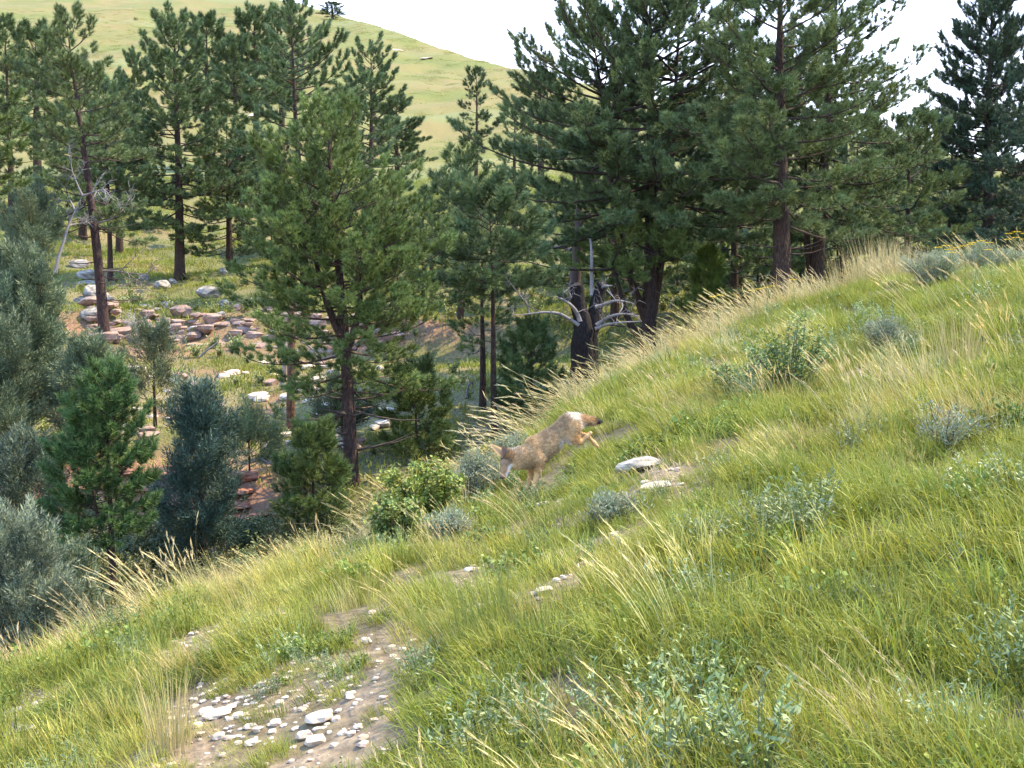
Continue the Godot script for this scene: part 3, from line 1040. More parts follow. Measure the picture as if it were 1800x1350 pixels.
	pine_at(655, 60, 75, 420, 88, {"seed": 128, "tint": deep, "tr": 0.17, "lean": Vector3(0, 0, 0), "dens": 1.0, "flat": 0.7, "step": 0.22, "far": true, "gap": 0.14}, "round-topped pine against the bare hill, right of the tall airy one")
	pine_at(25, 42, 35, 330, 60, {"seed": 129, "tint": mid, "tr": 0.15, "dens": 0.9, "flat": 0.5, "far": true}, "pine in the upper left corner of the photo")
	pine_at(-30, 33, 110, 345, 80, {"seed": 130, "tint": fresh * 0.85, "tr": 0.13, "dens": 1.0, "flat": 0.8, "far": true}, "bright green pine cut by the left edge of the photo")
	var backdrop := pine_at(455, 96, 25, 190, 58, {"seed": 131, "tint": deep * 0.9, "tr": 0.3, "dens": 0.85, "flat": 0.8, "ts": 1.8, "step": 0.33, "far": true}, "dark blue-green pine on the lower hill beside the open yellow slope")
	pine_at(838, 70, 125, 285, 48, {"seed": 132, "tint": Color(0.075, 0.11, 0.05), "tr": 0.16, "dens": 0.75, "flat": 0.2, "ts": 1.2, "step": 0.34, "far": true, "gap": 0.25}, "thin open-branched pine standing alone against the bare hill")
	pine_at(905, 64, 185, 330, 55, {"seed": 133, "tint": Color(0.08, 0.12, 0.05), "tr": 0.15, "dens": 0.7, "flat": 0.7, "ts": 1.1, "step": 0.3, "far": true, "gap": 0.2}, "sparse pine between the lone open-branched one and the big dark pine")
	var spots := [[245, 92, 100, 0.6, "pine showing grey-green behind the tall straight pine, left of its top"], [372, 95, 40, 1.0, "pine on the hill right behind the top of the tall straight pine"], [420, 88, 75, 0.85, "pine standing low on the hill behind the shorter pine"], [500, 105, 30, 1.1, "pine at the foot of the open hill, behind the tall airy pine"], [75, 70, 60, 1.0, "pine behind the dead grey snag at upper left"], [700, 75, 180, 0.75, "pine half hidden behind the young bright pine's right shoulder"], [1620, 70, 200, 0.8, "pine far back under the white sky gap at right"], [1350, 66, 120, 1.0, "pine far behind the thick straight trunk"], [950, 80, 140, 0.9, "pine at the foot of the hill left of the big dark pine"]]
	var n := 0
	for s in spots:
		n += 1
		var base := ground(s[0], s[1])
		var tall: float = at(s[0], s[2], s[1]).y - base.y
		var own := at(455, 25, 96).y - ground(455, 96).y
		copy_tree(backdrop, base, n * 1.9, Vector3(s[3], tall / own, s[3]), s[4])
	for s in [[427, 62, 250, 0.75, "slender pine with a dark trunk behind the shorter pine"], [462, 63, 260, 0.7, "slender pine under the tall airy pine, its trunk black on the sunny grass"], [570, 52, 300, 0.7, "pine behind the lower left of the young bright pine"]]:
		n += 1
		var base := ground(s[0], s[1])
		var own := at(455, 25, 96).y - ground(455, 96).y
		copy_tree(backdrop, base, n * 1.3, Vector3(s[3], (at(s[0], s[2], s[1]).y - base.y) / own, s[3]), s[4])
	var hill := ground(590, 285)
	copy_tree(backdrop, hill + Vector3(0, -1.2, 0), 0.4, Vector3(1.3, 0.42, 1.3), "lone dark pine on the skyline of the bare hill")
	# young pine and junipers in the gully
	pine_at(188, 18, 640, 955, 80, {"seed": 141, "tint": Color(0.07, 0.125, 0.04), "tr": 0.06, "dens": 0.85, "flat": 0.6, "step": 0.075, "forks": [[0.3, Vector3(-0.35, 0, 0), 0.85]]}, "young green pine growing in the shaded gully before the red bank")
	pine_at(548, 21, 735, 1100, 55, {"seed": 142, "tint": fresh * 0.9, "tr": 0.04, "dens": 1.1, "flat": 0.7, "step": 0.08}, "small pine low in the gully left of the young bright pine's trunk", "pine_sapling")
	var grey := Color(0.105, 0.148, 0.085)
	pine_at(350, 20, 690, 1000, 74, {"seed": 143, "juniper": true, "tint": Color(0.055, 0.092, 0.068), "tr": 0.08, "dens": 1.0, "step": 0.075, "gap": 0.22}, "dense dark blue juniper at the foot of the red bank", "juniper", "juniper")
	pine_at(38, 25, 445, 950, 88, {"seed": 144, "juniper": true, "tint": grey, "tr": 0.12, "dens": 1.0, "step": 0.07, "gap": 0.2, "ts": 1.1}, "large grey-green juniper filling the left side of the gully", "juniper", "juniper")
	pine_at(-20, 23, 560, 850, 100, {"seed": 145, "juniper": true, "tint": grey * 0.9, "tr": 0.1, "dens": 1.2, "step": 0.07}, "grey-green juniper cut by the left edge of the photo", "juniper", "juniper")
	pine_at(150, 24, 620, 950, 65, {"seed": 146, "juniper": true, "tint": grey, "tr": 0.07, "dens": 1.0, "step": 0.08, "gap": 0.2}, "smaller grey-green juniper right of the large one", "juniper", "juniper")
	pine_at(62, 37, 325, 470, 62, {"seed": 147, "juniper": true, "tint": grey * 1.05, "tr": 0.13, "dens": 1.0, "step": 0.11, "ts": 1.2, "gap": 0.2}, "rounded juniper above the large one, next to the boulders", "juniper", "juniper")
	pine_at(270, 27, 585, 735, 48, {"seed": 148, "juniper": true, "tint": Color(0.12, 0.15, 0.085), "tr": 0.05, "dens": 0.5, "step": 0.12, "gap": 0.2}, "thin olive juniper bush on the stony slope below the ledge", "juniper", "juniper")
	pine_at(25, 12.5, 925, 1500, 90, {"seed": 149, "juniper": true, "tint": Color(0.14, 0.18, 0.12), "tr": 0.03, "dens": 1.3, "step": 0.03, "ts": 0.6}, "low grey-green juniper bush at the lower left edge", "juniper", "juniper")
	pine_at(95, 13.5, 985, 1500, 90, {"seed": 152, "juniper": true, "tint": Color(0.11, 0.15, 0.085), "tr": 0.03, "dens": 1.1, "step": 0.03, "ts": 0.6}, "low dark green bush in the gully mouth right of the low grey-green juniper", "juniper", "juniper")
	pine_at(-10, 15, 1000, 1500, 110, {"seed": 153, "juniper": true, "tint": Color(0.1, 0.14, 0.085), "tr": 0.03, "dens": 1.0, "step": 0.03, "ts": 0.7}, "dark bush half out of the photo below the large grey-green juniper", "juniper", "juniper")
	pine_at(35, 20.5, 800, 1100, 62, {"seed": 154, "juniper": true, "tint": Color(0.075, 0.105, 0.07), "tr": 0.04, "dens": 1.0, "step": 0.07, "gap": 0.2}, "dark juniper before the red bank at the left edge", "juniper", "juniper")
	pine_at(435, 23, 760, 1100, 50, {"seed": 155, "juniper": true, "tint": Color(0.12, 0.16, 0.075), "tr": 0.03, "dens": 0.8, "step": 0.07, "gap": 0.2}, "olive-green bush right of the dense blue juniper", "juniper", "juniper")
	pine_at(600, 25, 705, 1100, 45, {"seed": 150, "juniper": true, "tint": grey * 0.8, "tr": 0.04, "dens": 1.0, "step": 0.07}, "small juniper behind the young bright pine's trunk", "juniper", "juniper")
	pine_at(730, 24, 640, 1100, 60, {"seed": 151, "tint": fresh * 0.8, "tr": 0.04, "dens": 1.1, "flat": 0.7, "step": 0.08}, "small bushy pine behind the crest right of the young bright pine", "pine_sapling")


# ---------------------------------------------------------------- rocks
func rock_mesh(sd: int, sub: int, flat: float, base: Color, spot: Color, spots: float) -> ArrayMesh:
	var g := RandomNumberGenerator.new()
	g.seed = sd
	var s := SphereMesh.new()
	s.radius = 1.0
	s.height = 2.0
	s.radial_segments = 9 if sub == 0 else 16
	s.rings = 4 if sub == 0 else 9
	var arr := s.get_mesh_arrays()
	var pts: PackedVector3Array = arr[Mesh.ARRAY_VERTEX]
	var idx: PackedInt32Array = arr[Mesh.ARRAY_INDEX]
	var planes := []
	for k in 9:
		planes.append([Vector3(g.randf_range(-1, 1), g.randf_range(-1, 1), g.randf_range(-1, 1)).normalized(), g.randf_range(0.5, 0.82)])
	planes.append([Vector3(g.randf_range(-0.15, 0.15), 1, g.randf_range(-0.15, 0.15)).normalized(), flat])
	var nz := FastNoiseLite.new()
	nz.seed = sd
	nz.frequency = 1.3
	for k in pts.size():
		var p := pts[k]
		for pl in planes:
			var over: float = p.dot(pl[0]) - float(pl[1])
			if over > 0.0:
				p -= pl[0] * over * 0.92
		# thin beds weather back from the edge
		p += p.normalized() * nz.get_noise_3dv(p) * 0.09
		p *= 1.0 + 0.05 * sin(p.y * 14.0 + sd) * (1.0 - absf(p.y))
		pts[k] = p
	var b := Builder.new()
	for k in range(0, idx.size(), 3):
		var q := [pts[idx[k]], pts[idx[k + 1]], pts[idx[k + 2]]]
		if (q[1] - q[0]).cross(q[2] - q[0]).length() < 1e-5:
			continue
		var k0 := b.v.size()
		var nn: Vector3 = (q[2] - q[0]).cross(q[1] - q[0]).normalized()
		for e in 3:
			var w: float = nz.get_noise_3dv(q[e] * 2.3 + Vector3(9, 0, 0))
			b.v.append(q[e])
			b.n.append(nn)
			b.c.append(base.lerp(spot, clampf(w * 2.5 + spots, 0, 1)))
			b.i.append(k0 + e)
	return b.mesh()


func rock(called: String, px: float, py: float, w_px: float, h_px: float, kind: String, variant: int, label: String, group := "", sink := 0.25) -> void:
	var p := on_ground(px, py + h_px * 0.35)
	var d := -p.z
	var w := w_px * d / FOCAL * (0.56 if d > 14.0 else 0.66)
	var hh := h_px * d / FOCAL * (0.62 if kind != "slab" else 0.8)
	var o := part(called, shapes[kind][variant % shapes[kind].size()], mats.rock, self)
	var bs := slope_basis(p, rng.randf_range(-0.3, 0.3))
	bs = Basis(bs.x.lerp(Vector3.RIGHT, 0.4).normalized(), bs.y.lerp(Vector3.UP, 0.4).normalized(), bs.z).orthonormalized()
	o.basis = bs * Basis(Vector3.UP, (variant % 7) * 0.5 - 1.5) * Basis.from_scale(Vector3(1, 1, 1))
	# the long axis lies across the view whatever the variant
	o.basis = bs.scaled_local(Vector3(w, hh, w * rng.randf_range(0.65, 0.95)))
	o.position = p + Vector3(0, hh * (0.7 - sink * 2.0), 0)
	tag(o, label, "rock", group)
	if d > 14.0:
		clearings.append([p.x, d, w * 1.1])


func build_rocks() -> void:
	var cream := Color(0.64, 0.56, 0.44)
	var pink := Color(0.52, 0.41, 0.3)
	var lichen := Color(0.15, 0.145, 0.125)
	var rust := Color(0.36, 0.16, 0.1)
	var sets := {"slab": [0, 0.35, cream, pink, 0.3], "boulder": [1, 0.62, Color(0.4, 0.375, 0.33), lichen, 0.45], "block": [0, 0.5, Color(0.38, 0.25, 0.19), Color(0.24, 0.215, 0.2), 0.4], "red": [0, 0.4, rust, Color(0.5, 0.28, 0.19), 0.2]}
	var sd := 300
	for k in sets:
		shapes[k] = []
		for v in 5:
			sd += 1
			var q: Array = sets[k]
			shapes[k].append(rock_mesh(sd, q[0], q[1], q[2], q[3], q[4]))
	# the rock beside the coyote and those round it
	rock("limestone_rock", 1121, 822, 66, 27, "boulder", 2, "pale flat-topped limestone rock in the grass just right of the coyote", "", 0.0)
	rock("white_stone", 1133, 846, 17, 14, "slab", 1, "small bright white stone under the flat-topped limestone rock")
	rock("thin_slab", 1155, 853, 58, 5, "slab", 2, "thin stone slab lying flat below the flat-topped limestone rock", "", 0.1)
	rock("pale_stone", 1197, 852, 15, 9, "slab", 3, "pale stone at the right end of the thin slab")
	rock("pale_stone", 1142, 863, 26, 6, "slab", 4, "narrow pale stone just below the small bright white stone")
	rock("lichened_rock", 1158, 932, 30, 14, "boulder", 2, "grey-green lichened rock half sunk in the grass below the thin slab")
	rock("lichened_rock", 1194, 940, 22, 13, "boulder", 3, "small lichened rock beside the half sunk one, to its right")
	rock("long_slab", 890, 1016, 62, 9, "slab", 0, "long pale slab in the bare earth trail in the middle of the slope", "", 0.1)
	rock("pale_stone", 825, 1000, 20, 9, "slab", 1, "pale stone left of the long slab on the bare trail")
	rock("pale_stone", 958, 1035, 34, 12, "slab", 3, "dull stone right of the long slab on the bare trail")
	rock("pale_stone", 956, 885, 26, 12, "slab", 2, "pinkish stone in the grass under the coyote's front paws")
	rock("white_stone", 1430, 1122, 8, 8, "slab", 4, "tiny white stone alone in the green grass at right")
	rock("weathered_slab", 14, 1285, 100, 20, "boulder", 4, "weathered grey slab at the lower left corner of the photo", "", 0.15)
	rock("weathered_slab", 26, 1248, 44, 12, "boulder", 1, "smaller grey slab just above the one in the lower left corner")
	# the scree patch at lower left
	var grp := "pale stones of the scree patch"
	rock("scree_slab", 563, 1262, 48, 17, "slab", 0, "largest white slab of the scree patch, with a deep shadow under its front edge", "", 0.05)
	rock("scree_slab", 385, 1257, 56, 11, "slab", 2, "longest and thinnest white slab at the left of the scree patch", "", 0.05)
	rock("scree_slab", 556, 1306, 40, 17, "slab", 3, "white slab at the bottom right of the scree patch", "", 0.1)
	rock("scree_slab", 534, 1292, 30, 15, "slab", 1, "white slab just above the bottom right one in the scree patch", "", 0.1)
	var scree := [[591, 1268, 16, 11], [362, 1250, 30, 13], [406, 1247, 26, 7], [485, 1272, 22, 12], [454, 1283, 20, 12], [443, 1306, 24, 11], [440, 1276, 26, 9], [418, 1259, 22, 9], [492, 1237, 18, 12], [461, 1205, 16, 11], [468, 1216, 20, 10], [615, 1193, 17, 9], [619, 1291, 16, 12], [343, 1231, 11, 9], [380, 1234, 15, 9], [385, 1294, 22, 15], [418, 1304, 15, 7], [352, 1092, 14, 8], [350, 1055, 12, 10], [359, 1060, 12, 8], [396, 1040, 11, 10], [383, 1038, 13, 7], [363, 1023, 8, 9], [336, 1117, 11, 8], [338, 1129, 11, 8], [371, 1114, 13, 6], [508, 1133, 9, 8], [511, 1141, 14, 8], [526, 1129, 19, 7]]
	for k in scree.size():
		var s: Array = scree[k]
		rock("scree_stone", s[0], s[1], s[2], s[3], "slab", k, "pale flat stone lying loose " + ("in the lower scree patch, toward its left" if s[1] > 1190 and s[0] < 430 else "in the lower scree patch, toward its right" if s[1] > 1190 and s[0] > 520 else "in the middle of the scree patch" if s[1] > 1190 else "on the slope above the scree patch"), grp, 0.15)
	for k in 110:
		# chips between the slabs
		var a := rng.randf() * TAU
		var r := sqrt(rng.randf())
		rock("scree_chip", 480 + cos(a) * r * 165, 1245 + sin(a) * r * 75, rng.randf_range(6, 17), rng.randf_range(4, 8), "slab", k, "small pale chip of stone in the " + ("upper " if sin(a) < 0.0 else "lower ") + ("left" if cos(a) < -0.3 else "right" if cos(a) > 0.3 else "middle") + " of the scree patch", "pale chips of the scree patch", 0.2)
	for k in 16:
		rock("trail_stone", rng.randf_range(330, 420), rng.randf_range(1025, 1180), rng.randf_range(6, 11), rng.randf_range(4, 7), "slab", k, "small pale stone strewn up the slope above the scree patch", "small stones above the scree patch", 0.2)
	# boulders on the far bank
	var boulders := [[140, 466, 34, 17, "grey boulder at the top of the boulder pile left of the leaning trunk"], [156, 481, 38, 22, "lichened boulder second from the top of the pile left of the leaning trunk"], [152, 497, 30, 12, "low pale boulder in the middle of the pile by the leaning trunk"], [170, 514, 46, 32, "large mottled boulder split by the leaning trunk"], [192, 528, 18, 26, "upright boulder just right of the leaning trunk"], [145, 529, 30, 18, "dark-faced boulder low on the left of the pile"], [165, 558, 42, 24, "shaded grey boulder at the foot of the leaning trunk"], [222, 528, 24, 18, "cream and rust boulder on the sunny grass right of the leaning trunk"], [257, 539, 26, 14, "rounded pale boulder next to the cream and rust one"], [277, 544, 14, 10, "small boulder in the middle of the row on the grass"], [294, 538, 30, 18, "grey lichened boulder at the right end of the row on the grass"], [255, 487, 21, 15, "small rough boulder below the tall straight pine, to its left"], [286, 500, 26, 22, "bluish boulder in the tree's shade left of the big one"], [304, 496, 16, 14, "dark little boulder beside the bluish one"], [368, 514, 44, 32, "big pale boulder with a cracked black face on the sunny grass"], [394, 535, 16, 14, "rusty chunk at the lower right of the big pale boulder"], [389, 553, 19, 12, "smooth grey stone below the big pale boulder"], [5, 480, 22, 14, "pale boulder at the left edge of the photo"], [393, 476, 14, 16, "rock at the foot of the shorter pine"]]
	for k in boulders.size():
		var s: Array = boulders[k]
		rock("bank_boulder", s[0], s[1], s[2], s[3], "boulder", k, s[4], "", 0.16)
	# the ledge: broken blocks along the lip of the bank
	var lg := "broken blocks of the pinkish ledge"
	for k in 210:
		var u := pow(rng.randf(), 1.4)
		var px := lerpf(160, 700, u)
		var d := 37.6 - 1.4 * sin((px - 900) / FOCAL * 37 * 0.21 + 0.6) + rng.randf_range(-1.3, 1.0)
		var p := ground(px, d)
		var o := part("ledge_block", shapes.block[k % 5], mats.rock, self)
		var w := rng.randf_range(0.1, 0.33) * (1.5 if k % 8 == 0 else 1.0)
		o.position = p + Vector3(0, 0.05 + (0.14 if k % 4 == 0 else -0.05), 0)
		o.basis = (Basis(Vector3.UP, rng.randf_range(-0.4, 0.4)) * Basis(Vector3.RIGHT, rng.randf_range(-0.2, 0.2))).scaled_local(Vector3(w, w * rng.randf_range(0.35, 0.75), w * 0.8))
		var where: String = "by the foot of the leaning pine" if px < 240 else "left of the dense blue juniper's top" if px < 340 else "below the tall straight pine" if px < 440 else "beside the bare reddish trunk" if px < 560 else "behind the young bright pine"
		tag(o, ("pinkish block of the broken ledge " if w < 0.32 else "large pinkish block of the broken ledge ") + where, "rock", lg)
	var ng := "pale rubble on the stony slope below the ledge"
	for k in 90:
		var p := on_ground(rng.randf_range(210, 690), rng.randf_range(640, 790), 18.0)
		var o := part("rubble_stone", shapes.slab[k % 5] if k % 3 else shapes.block[k % 5], mats.rock, self)
		var w := rng.randf_range(0.08, 0.3)
		clearings.append([p.x, -p.z, w])
		o.position = p + Vector3(0, w * 0.25, 0)
		o.basis = slope_basis(p, rng.randf() * TAU).scaled_local(Vector3(w, w * 0.5, w * 0.8))
		var side: String = "left of the dense blue juniper" if p.x / -p.z < -0.255 else "right of the dense blue juniper" if p.x / -p.z < -0.17 else "under the young bright pine"
		tag(o, ("flat pale stone" if k % 3 else "pinkish chunk of rubble") + " on the slope " + side, "rock", ng)
	var rg := "red sandstone beds of the gully bank"
	for k in 46:
		var row := k % 5
		var px := lerpf(-60, 420, fposmod(k * 0.618, 1.0))
		var x := (px - 900) / FOCAL * 22.0
		var d := 21.1 + row * 0.28 - 1.4 * sin(x * 0.21 + 0.6)
		var p := Vector3(x, 1.7 - 4.05 + row * 0.19, -d)
		p.y = minf(p.y, height(x, d) + 0.12)
		var o := part("sandstone_bed", shapes.red[k % 5], mats.rock, self)
		o.position = p
		o.basis = (Basis(Vector3.UP, rng.randf_range(-0.15, 0.15)) * Basis(Vector3.BACK, rng.randf_range(-0.05, 0.05))).scaled_local(Vector3(rng.randf_range(0.3, 0.7), rng.randf_range(0.08, 0.14), 0.4))
		tag(o, ["lowest", "second lowest", "middle", "second highest", "topmost"][row] + " red sandstone bed in the gully " + ("left of the young pine" if px < 150 else "between young pine and blue juniper" if px < 300 else "right of the blue juniper"), "rock", rg)
	for k in 22:
		var px := rng.randf_range(-20, 300)
		var p := ground(px, rng.randf_range(15.0, 19.5))
		var o := part("gully_stone", shapes.boulder[k % 5], mats.rock, self)
		var w := rng.randf_range(0.08, 0.26)
		o.position = p + Vector3(0, w * 0.2, 0)
		o.basis = Basis(Vector3.UP, rng.randf() * TAU).scaled_local(Vector3(w, w * 0.6, w * 0.8))
		tag(o, "grey stone in the shaded gully bed " + ("at the left edge" if px < 80 else "by the young green pine's foot" if px < 200 else "under the dark blue juniper"), "rock", "grey stones in the gully bed")
	for s in [[752, 102, 30, 3], [700, 88, 22, 2.5], [455, 204, 36, 5]]:
		rock("hill_outcrop", s[0], s[1], s[2], s[3], "slab", int(s[0]), "thin pale outcrop showing on the far open hill", "pale outcrops on the open hill", 0.1)


# ---------------------------------------------------------------- dead wood
func limb(b: Builder, pts: Array, d: float, r0: float, r1: float, col: Color, origin: Vector3, depth := 0.0) -> void:
	# a bent limb through points given as seen at the distance d
	var v := PackedVector3Array()
	var r := PackedFloat32Array()
	var fine := 4
	for k in pts.size() - 1:
		for j in fine:
			var t := float(j) / fine
			var a: Vector2 = pts[maxi(k - 1, 0)]
			var q: Vector2 = pts[k].cubic_interpolate(pts[k + 1], a, pts[mini(k + 2, pts.size() - 1)], t)
			var u := (k + t) / (pts.size() - 1)
			v.append(at(q.x, q.y, d + depth * u + 0.04 * sin(u * 9.0)) - origin)
			r.append(lerpf(r0, r1, u))
	var last: Vector2 = pts[pts.size() - 1]
	v.append(at(last.x, last.y, d + depth) - origin)
	r.append(r1)
	b.tube(v, r, 7, col, 0.08)


func branching(b: Builder, g: RandomNumberGenerator, start: Vector3, dir: Vector3, length: float, r: float, depth: int, col: Color) -> void:
	var pts := PackedVector3Array([start])
	var rr := PackedFloat32Array([r])
	var cur := start
	var dd := dir
	for j in 5:
		dd = (dd + Vector3(g.randf_range(-1, 1), g.randf_range(-0.5, 0.7), g.randf_range(-1, 1)) * 0.22).normalized()
		cur += dd * length / 5.0
		pts.append(cur)
		rr.append(r * (1.0 - 0.16 * (j + 1)))
		if depth > 0 and j > 0:
			for q in 1 + g.randi() % 2:
				var side := dd.cross(Vector3(g.randf_range(-1, 1), g.randf_range(-1, 1), g.randf_range(-1, 1))).normalized()
				branching(b, g, cur, (dd * 0.7 + side).normalized(), length * g.randf_range(0.35, 0.6), r * 0.55, depth - 1, col)
	b.tube(pts, rr, 5, col)


func dead_tree(called: String, where: Vector3, dir: Vector3, length: float, r: float, depth: int, sd: int, col: Color, label: String, category: String) -> void:
	var g := RandomNumberGenerator.new()
	g.seed = sd
	var b := Builder.new()
	branching(b, g, Vector3(0, -0.1, 0), dir, length, r, depth, col)
	var o := part(called, b.mesh(), mats.wood, self)
	o.position = where
	tag(o, label, category)


func fallen(called: String, pts: Array, d: float, r_px: float, col: Color, label: String, depth := 0.0) -> void:
	var b := Builder.new()
	var origin := at(pts[0].x, pts[0].y, d)
	limb(b, pts, d, r_px * d / FOCAL, r_px * 0.45 * d / FOCAL, col, origin, depth)
	var o := part(called, b.mesh(), mats.wood, self)
	o.position = origin
	tag(o, label, "branch")


func build_dead_wood() -> void:
	var silver := Color(0.3, 0.28, 0.275)
	var black := Color(0.03, 0.026, 0.025)
	# the blackened stump and its bleached limbs
	var d := 23.5
	var base := at(1028, 612, d)
	var root := thing("dead_stump", base, "blackened dead pine stump with bleached bent limbs reaching out on both sides", "stump")
	var b := Builder.new()
	limb(b, [Vector2(1024, 760), Vector2(1024, 680), Vector2(1024, 605), Vector2(1026, 575), Vector2(1018, 540), Vector2(1014, 500)], d, 0.26, 0.11, black, Vector3.ZERO + base)
	limb(b, [Vector2(1038, 760), Vector2(1036, 680), Vector2(1034, 600), Vector2(1042, 565), Vector2(1050, 530), Vector2(1058, 498)], d + 0.1, 0.24, 0.09, black, base)
	part("trunk", b.mesh(), mats.bark, root)
	var limbs := [[[Vector2(1020, 566), Vector2(1014, 550), Vector2(1003, 536), Vector2(990, 527), Vector2(978, 522)], 0.075, 0.03], [[Vector2(990, 527), Vector2(990, 515), Vector2(993, 504)], 0.035, 0.014], [[Vector2(998, 532), Vector2(1004, 522), Vector2(998, 512)], 0.03, 0.014], [[Vector2(1018, 572), Vector2(1003, 562), Vector2(982, 551), Vector2(955, 549), Vector2(930, 552), Vector2(903, 554)], 0.06, 0.018], [[Vector2(930, 552), Vector2(926, 535), Vector2(918, 524), Vector2(908, 512)], 0.03, 0.012], [[Vector2(1046, 540), Vector2(1060, 536), Vector2(1080, 529), Vector2(1098, 530), Vector2(1114, 534)], 0.06, 0.018], [[Vector2(1048, 572), Vector2(1062, 562), Vector2(1080, 554), Vector2(1100, 552), Vector2(1124, 556)], 0.06, 0.03], [[Vector2(1046, 578), Vector2(1066, 571), Vector2(1090, 567), Vector2(1128, 565)], 0.055, 0.03], [[Vector2(1092, 531), Vector2(1094, 540), Vector2(1086, 555), Vector2(1083, 570)], 0.03, 0.012], [[Vector2(1058, 505), Vector2(1066, 503), Vector2(1076, 502)], 0.05, 0.025], [[Vector2(1066, 510), Vector2(1076, 520), Vector2(1086, 532)], 0.022, 0.012]]
	for l in limbs:
		var lb := Builder.new()
		limb(lb, l[0], d - 0.15, l[1] * 0.62, l[2] * 0.3, Color(0.3, 0.28, 0.275), base, -0.25)
		var tg := RandomNumberGenerator.new()
		tg.seed = int(l[1] * 10000.0) + (l[0] as Array).size()
		for q in range(1, (l[0] as Array).size(), 2):
			var tp: Vector2 = l[0][q]
			branching(lb, tg, at(tp.x, tp.y, d - 0.15 - 0.25 * q / ((l[0] as Array).size() - 1)) - base, Vector3(tg.randf_range(-1, 1), tg.randf_range(0.1, 1), tg.randf_range(-0.6, 0.6)).normalized(), tg.randf_range(0.15, 0.4), 0.01, 1, Color(0.24, 0.22, 0.215))
		part("limb", lb.mesh(), mats.wood, root)
	# standing dead trunks
	var sb := Builder.new()
	var b0 := ground(1012, 33.0)
	limb(sb, [Vector2(1010, 530), Vector2(1012, 480), Vector2(1016, 430), Vector2(1018, 390), Vector2(1018, 345)], 33.0, 0.17, 0.07, Color(0.11, 0.09, 0.085), b0)
	limb(sb, [Vector2(1018, 392), Vector2(1000, 384), Vector2(985, 386), Vector2(972, 382)], 33.0, 0.05, 0.014, silver, b0)
	limb(sb, [Vector2(1020, 395), Vector2(1036, 376), Vector2(1052, 372)], 33.0, 0.05, 0.02, silver, b0)
	limb(sb, [Vector2(1003, 440), Vector2(985, 434), Vector2(960, 434)], 33.0, 0.05, 0.02, silver, b0)
	var so := thing("dead_tree", b0, "", "")
	part("trunk", sb.mesh(), mats.wood, so)
	tag(so, "grey dead trunk with broken silver twigs standing above the black stump", "dead tree")
	sb = Builder.new()
	b0 = at(1040, 455, 29.0)
	limb(sb, [Vector2(1041, 520), Vector2(1040, 480), Vector2(1040, 445), Vector2(1038, 420)], 29.0, 0.05, 0.025, Color(0.42, 0.4, 0.39), b0)
	so = thing("white_snag", b0, "", "")
	part("trunk", sb.mesh(), mats.wood, so)
	tag(so, "short white snag poking out of the bright needles above the black stump", "dead tree")
	sb = Builder.new()
	b0 = ground(510, 26.0)
	limb(sb, [Vector2(510, 790), Vector2(511, 720), Vector2(512, 640), Vector2(512, 540)], 26.0, 0.092, 0.07, Color(0.2, 0.12, 0.085), b0)
	limb(sb, [Vector2(513, 600), Vector2(520, 590), Vector2(526, 578)], 26.0, 0.02, 0.008, silver, b0)
	so = thing("dead_pine", b0, "", "")
	part("trunk", sb.mesh(), mats.bark, so)
	tag(so, "bare reddish brown trunk standing on the stony slope left of the young bright pine", "dead tree")
	sb = Builder.new()
	b0 = ground(500, 31.0)
	limb(sb, [Vector2(497, 680), Vector2(500, 650), Vector2(502, 610), Vector2(505, 582)], 31.0, 0.085, 0.04, Color(0.5, 0.42, 0.34), b0)
	so = thing("splintered_snag", b0, "", "")
	part("trunk", sb.mesh(), mats.wood, so)
	tag(so, "pale splintered snag right behind the bare reddish trunk", "dead tree")
	dead_tree("grey_snag", ground(100, 36.5) + Vector3(0, 2.0, 0), Vector3(0.08, 1, 0), 2.3, 0.06, 3, 51, silver, "bare grey dead tree with upswept twigs among the pines at upper left", "dead tree")
	dead_tree("dead_bough", at(170, 385, 37.5), Vector3(0.9, 0.2, 0.2), 1.1, 0.03, 2, 52, silver, "bare silver bough sticking out from the leaning pine's trunk, above the boulders", "branch")
	dead_tree("dead_bough", at(180, 470, 37.6), Vector3(1, 0.1, 0.1), 1.3, 0.035, 2, 53, Color(0.2, 0.17, 0.15), "dark dead bough reaching right from the leaning trunk, level with the boulder pile", "branch")
	for s in [[246, 614, 61, 0.9], [262, 632, 62, 1.1], [274, 628, 63, 0.8]]:
		dead_tree("bare_shrub", on_ground(s[0], s[1], 20.0), Vector3(-0.05, 1, 0), s[3], 0.018, 2, s[2], Color(0.55, 0.52, 0.5), ["leafless white-stemmed shrub left of its two neighbours below the ledge", "tallest leafless white-stemmed shrub, middle of three below the ledge", "leafless white-stemmed shrub right of its two neighbours below the ledge"][s[2] - 61], "shrub")
	fallen("fallen_branch", [Vector2(408, 742), Vector2(416, 728), Vector2(425, 716), Vector2(433, 738), Vector2(442, 772)], 27.5, 3.0, silver, "bent silver branch standing like a hook on the stony slope")
	fallen("fallen_branch", [Vector2(328, 686), Vector2(345, 684), Vector2(362, 690), Vector2(371, 704)], 28.5, 2.6, Color(0.3, 0.27, 0.26), "arched dark branch above the dense blue juniper")
	fallen("fallen_branch", [Vector2(330, 583), Vector2(335, 576), Vector2(345, 574)], 37.0, 3.2, Color(0.6, 0.56, 0.52), "short curved white branch on the lip of the ledge")
	fallen("fallen_branch", [Vector2(350, 628), Vector2(365, 615), Vector2(385, 600)], 35.6, 2.2, silver, "straight grey branch leaning on the ledge blocks")
	fallen("fallen_branch", [Vector2(475, 584), Vector2(483, 580), Vector2(487, 572)], 37.0, 1.8, Color(0.6, 0.57, 0.55), "thin white twig upright on the grass left of the bare reddish trunk")
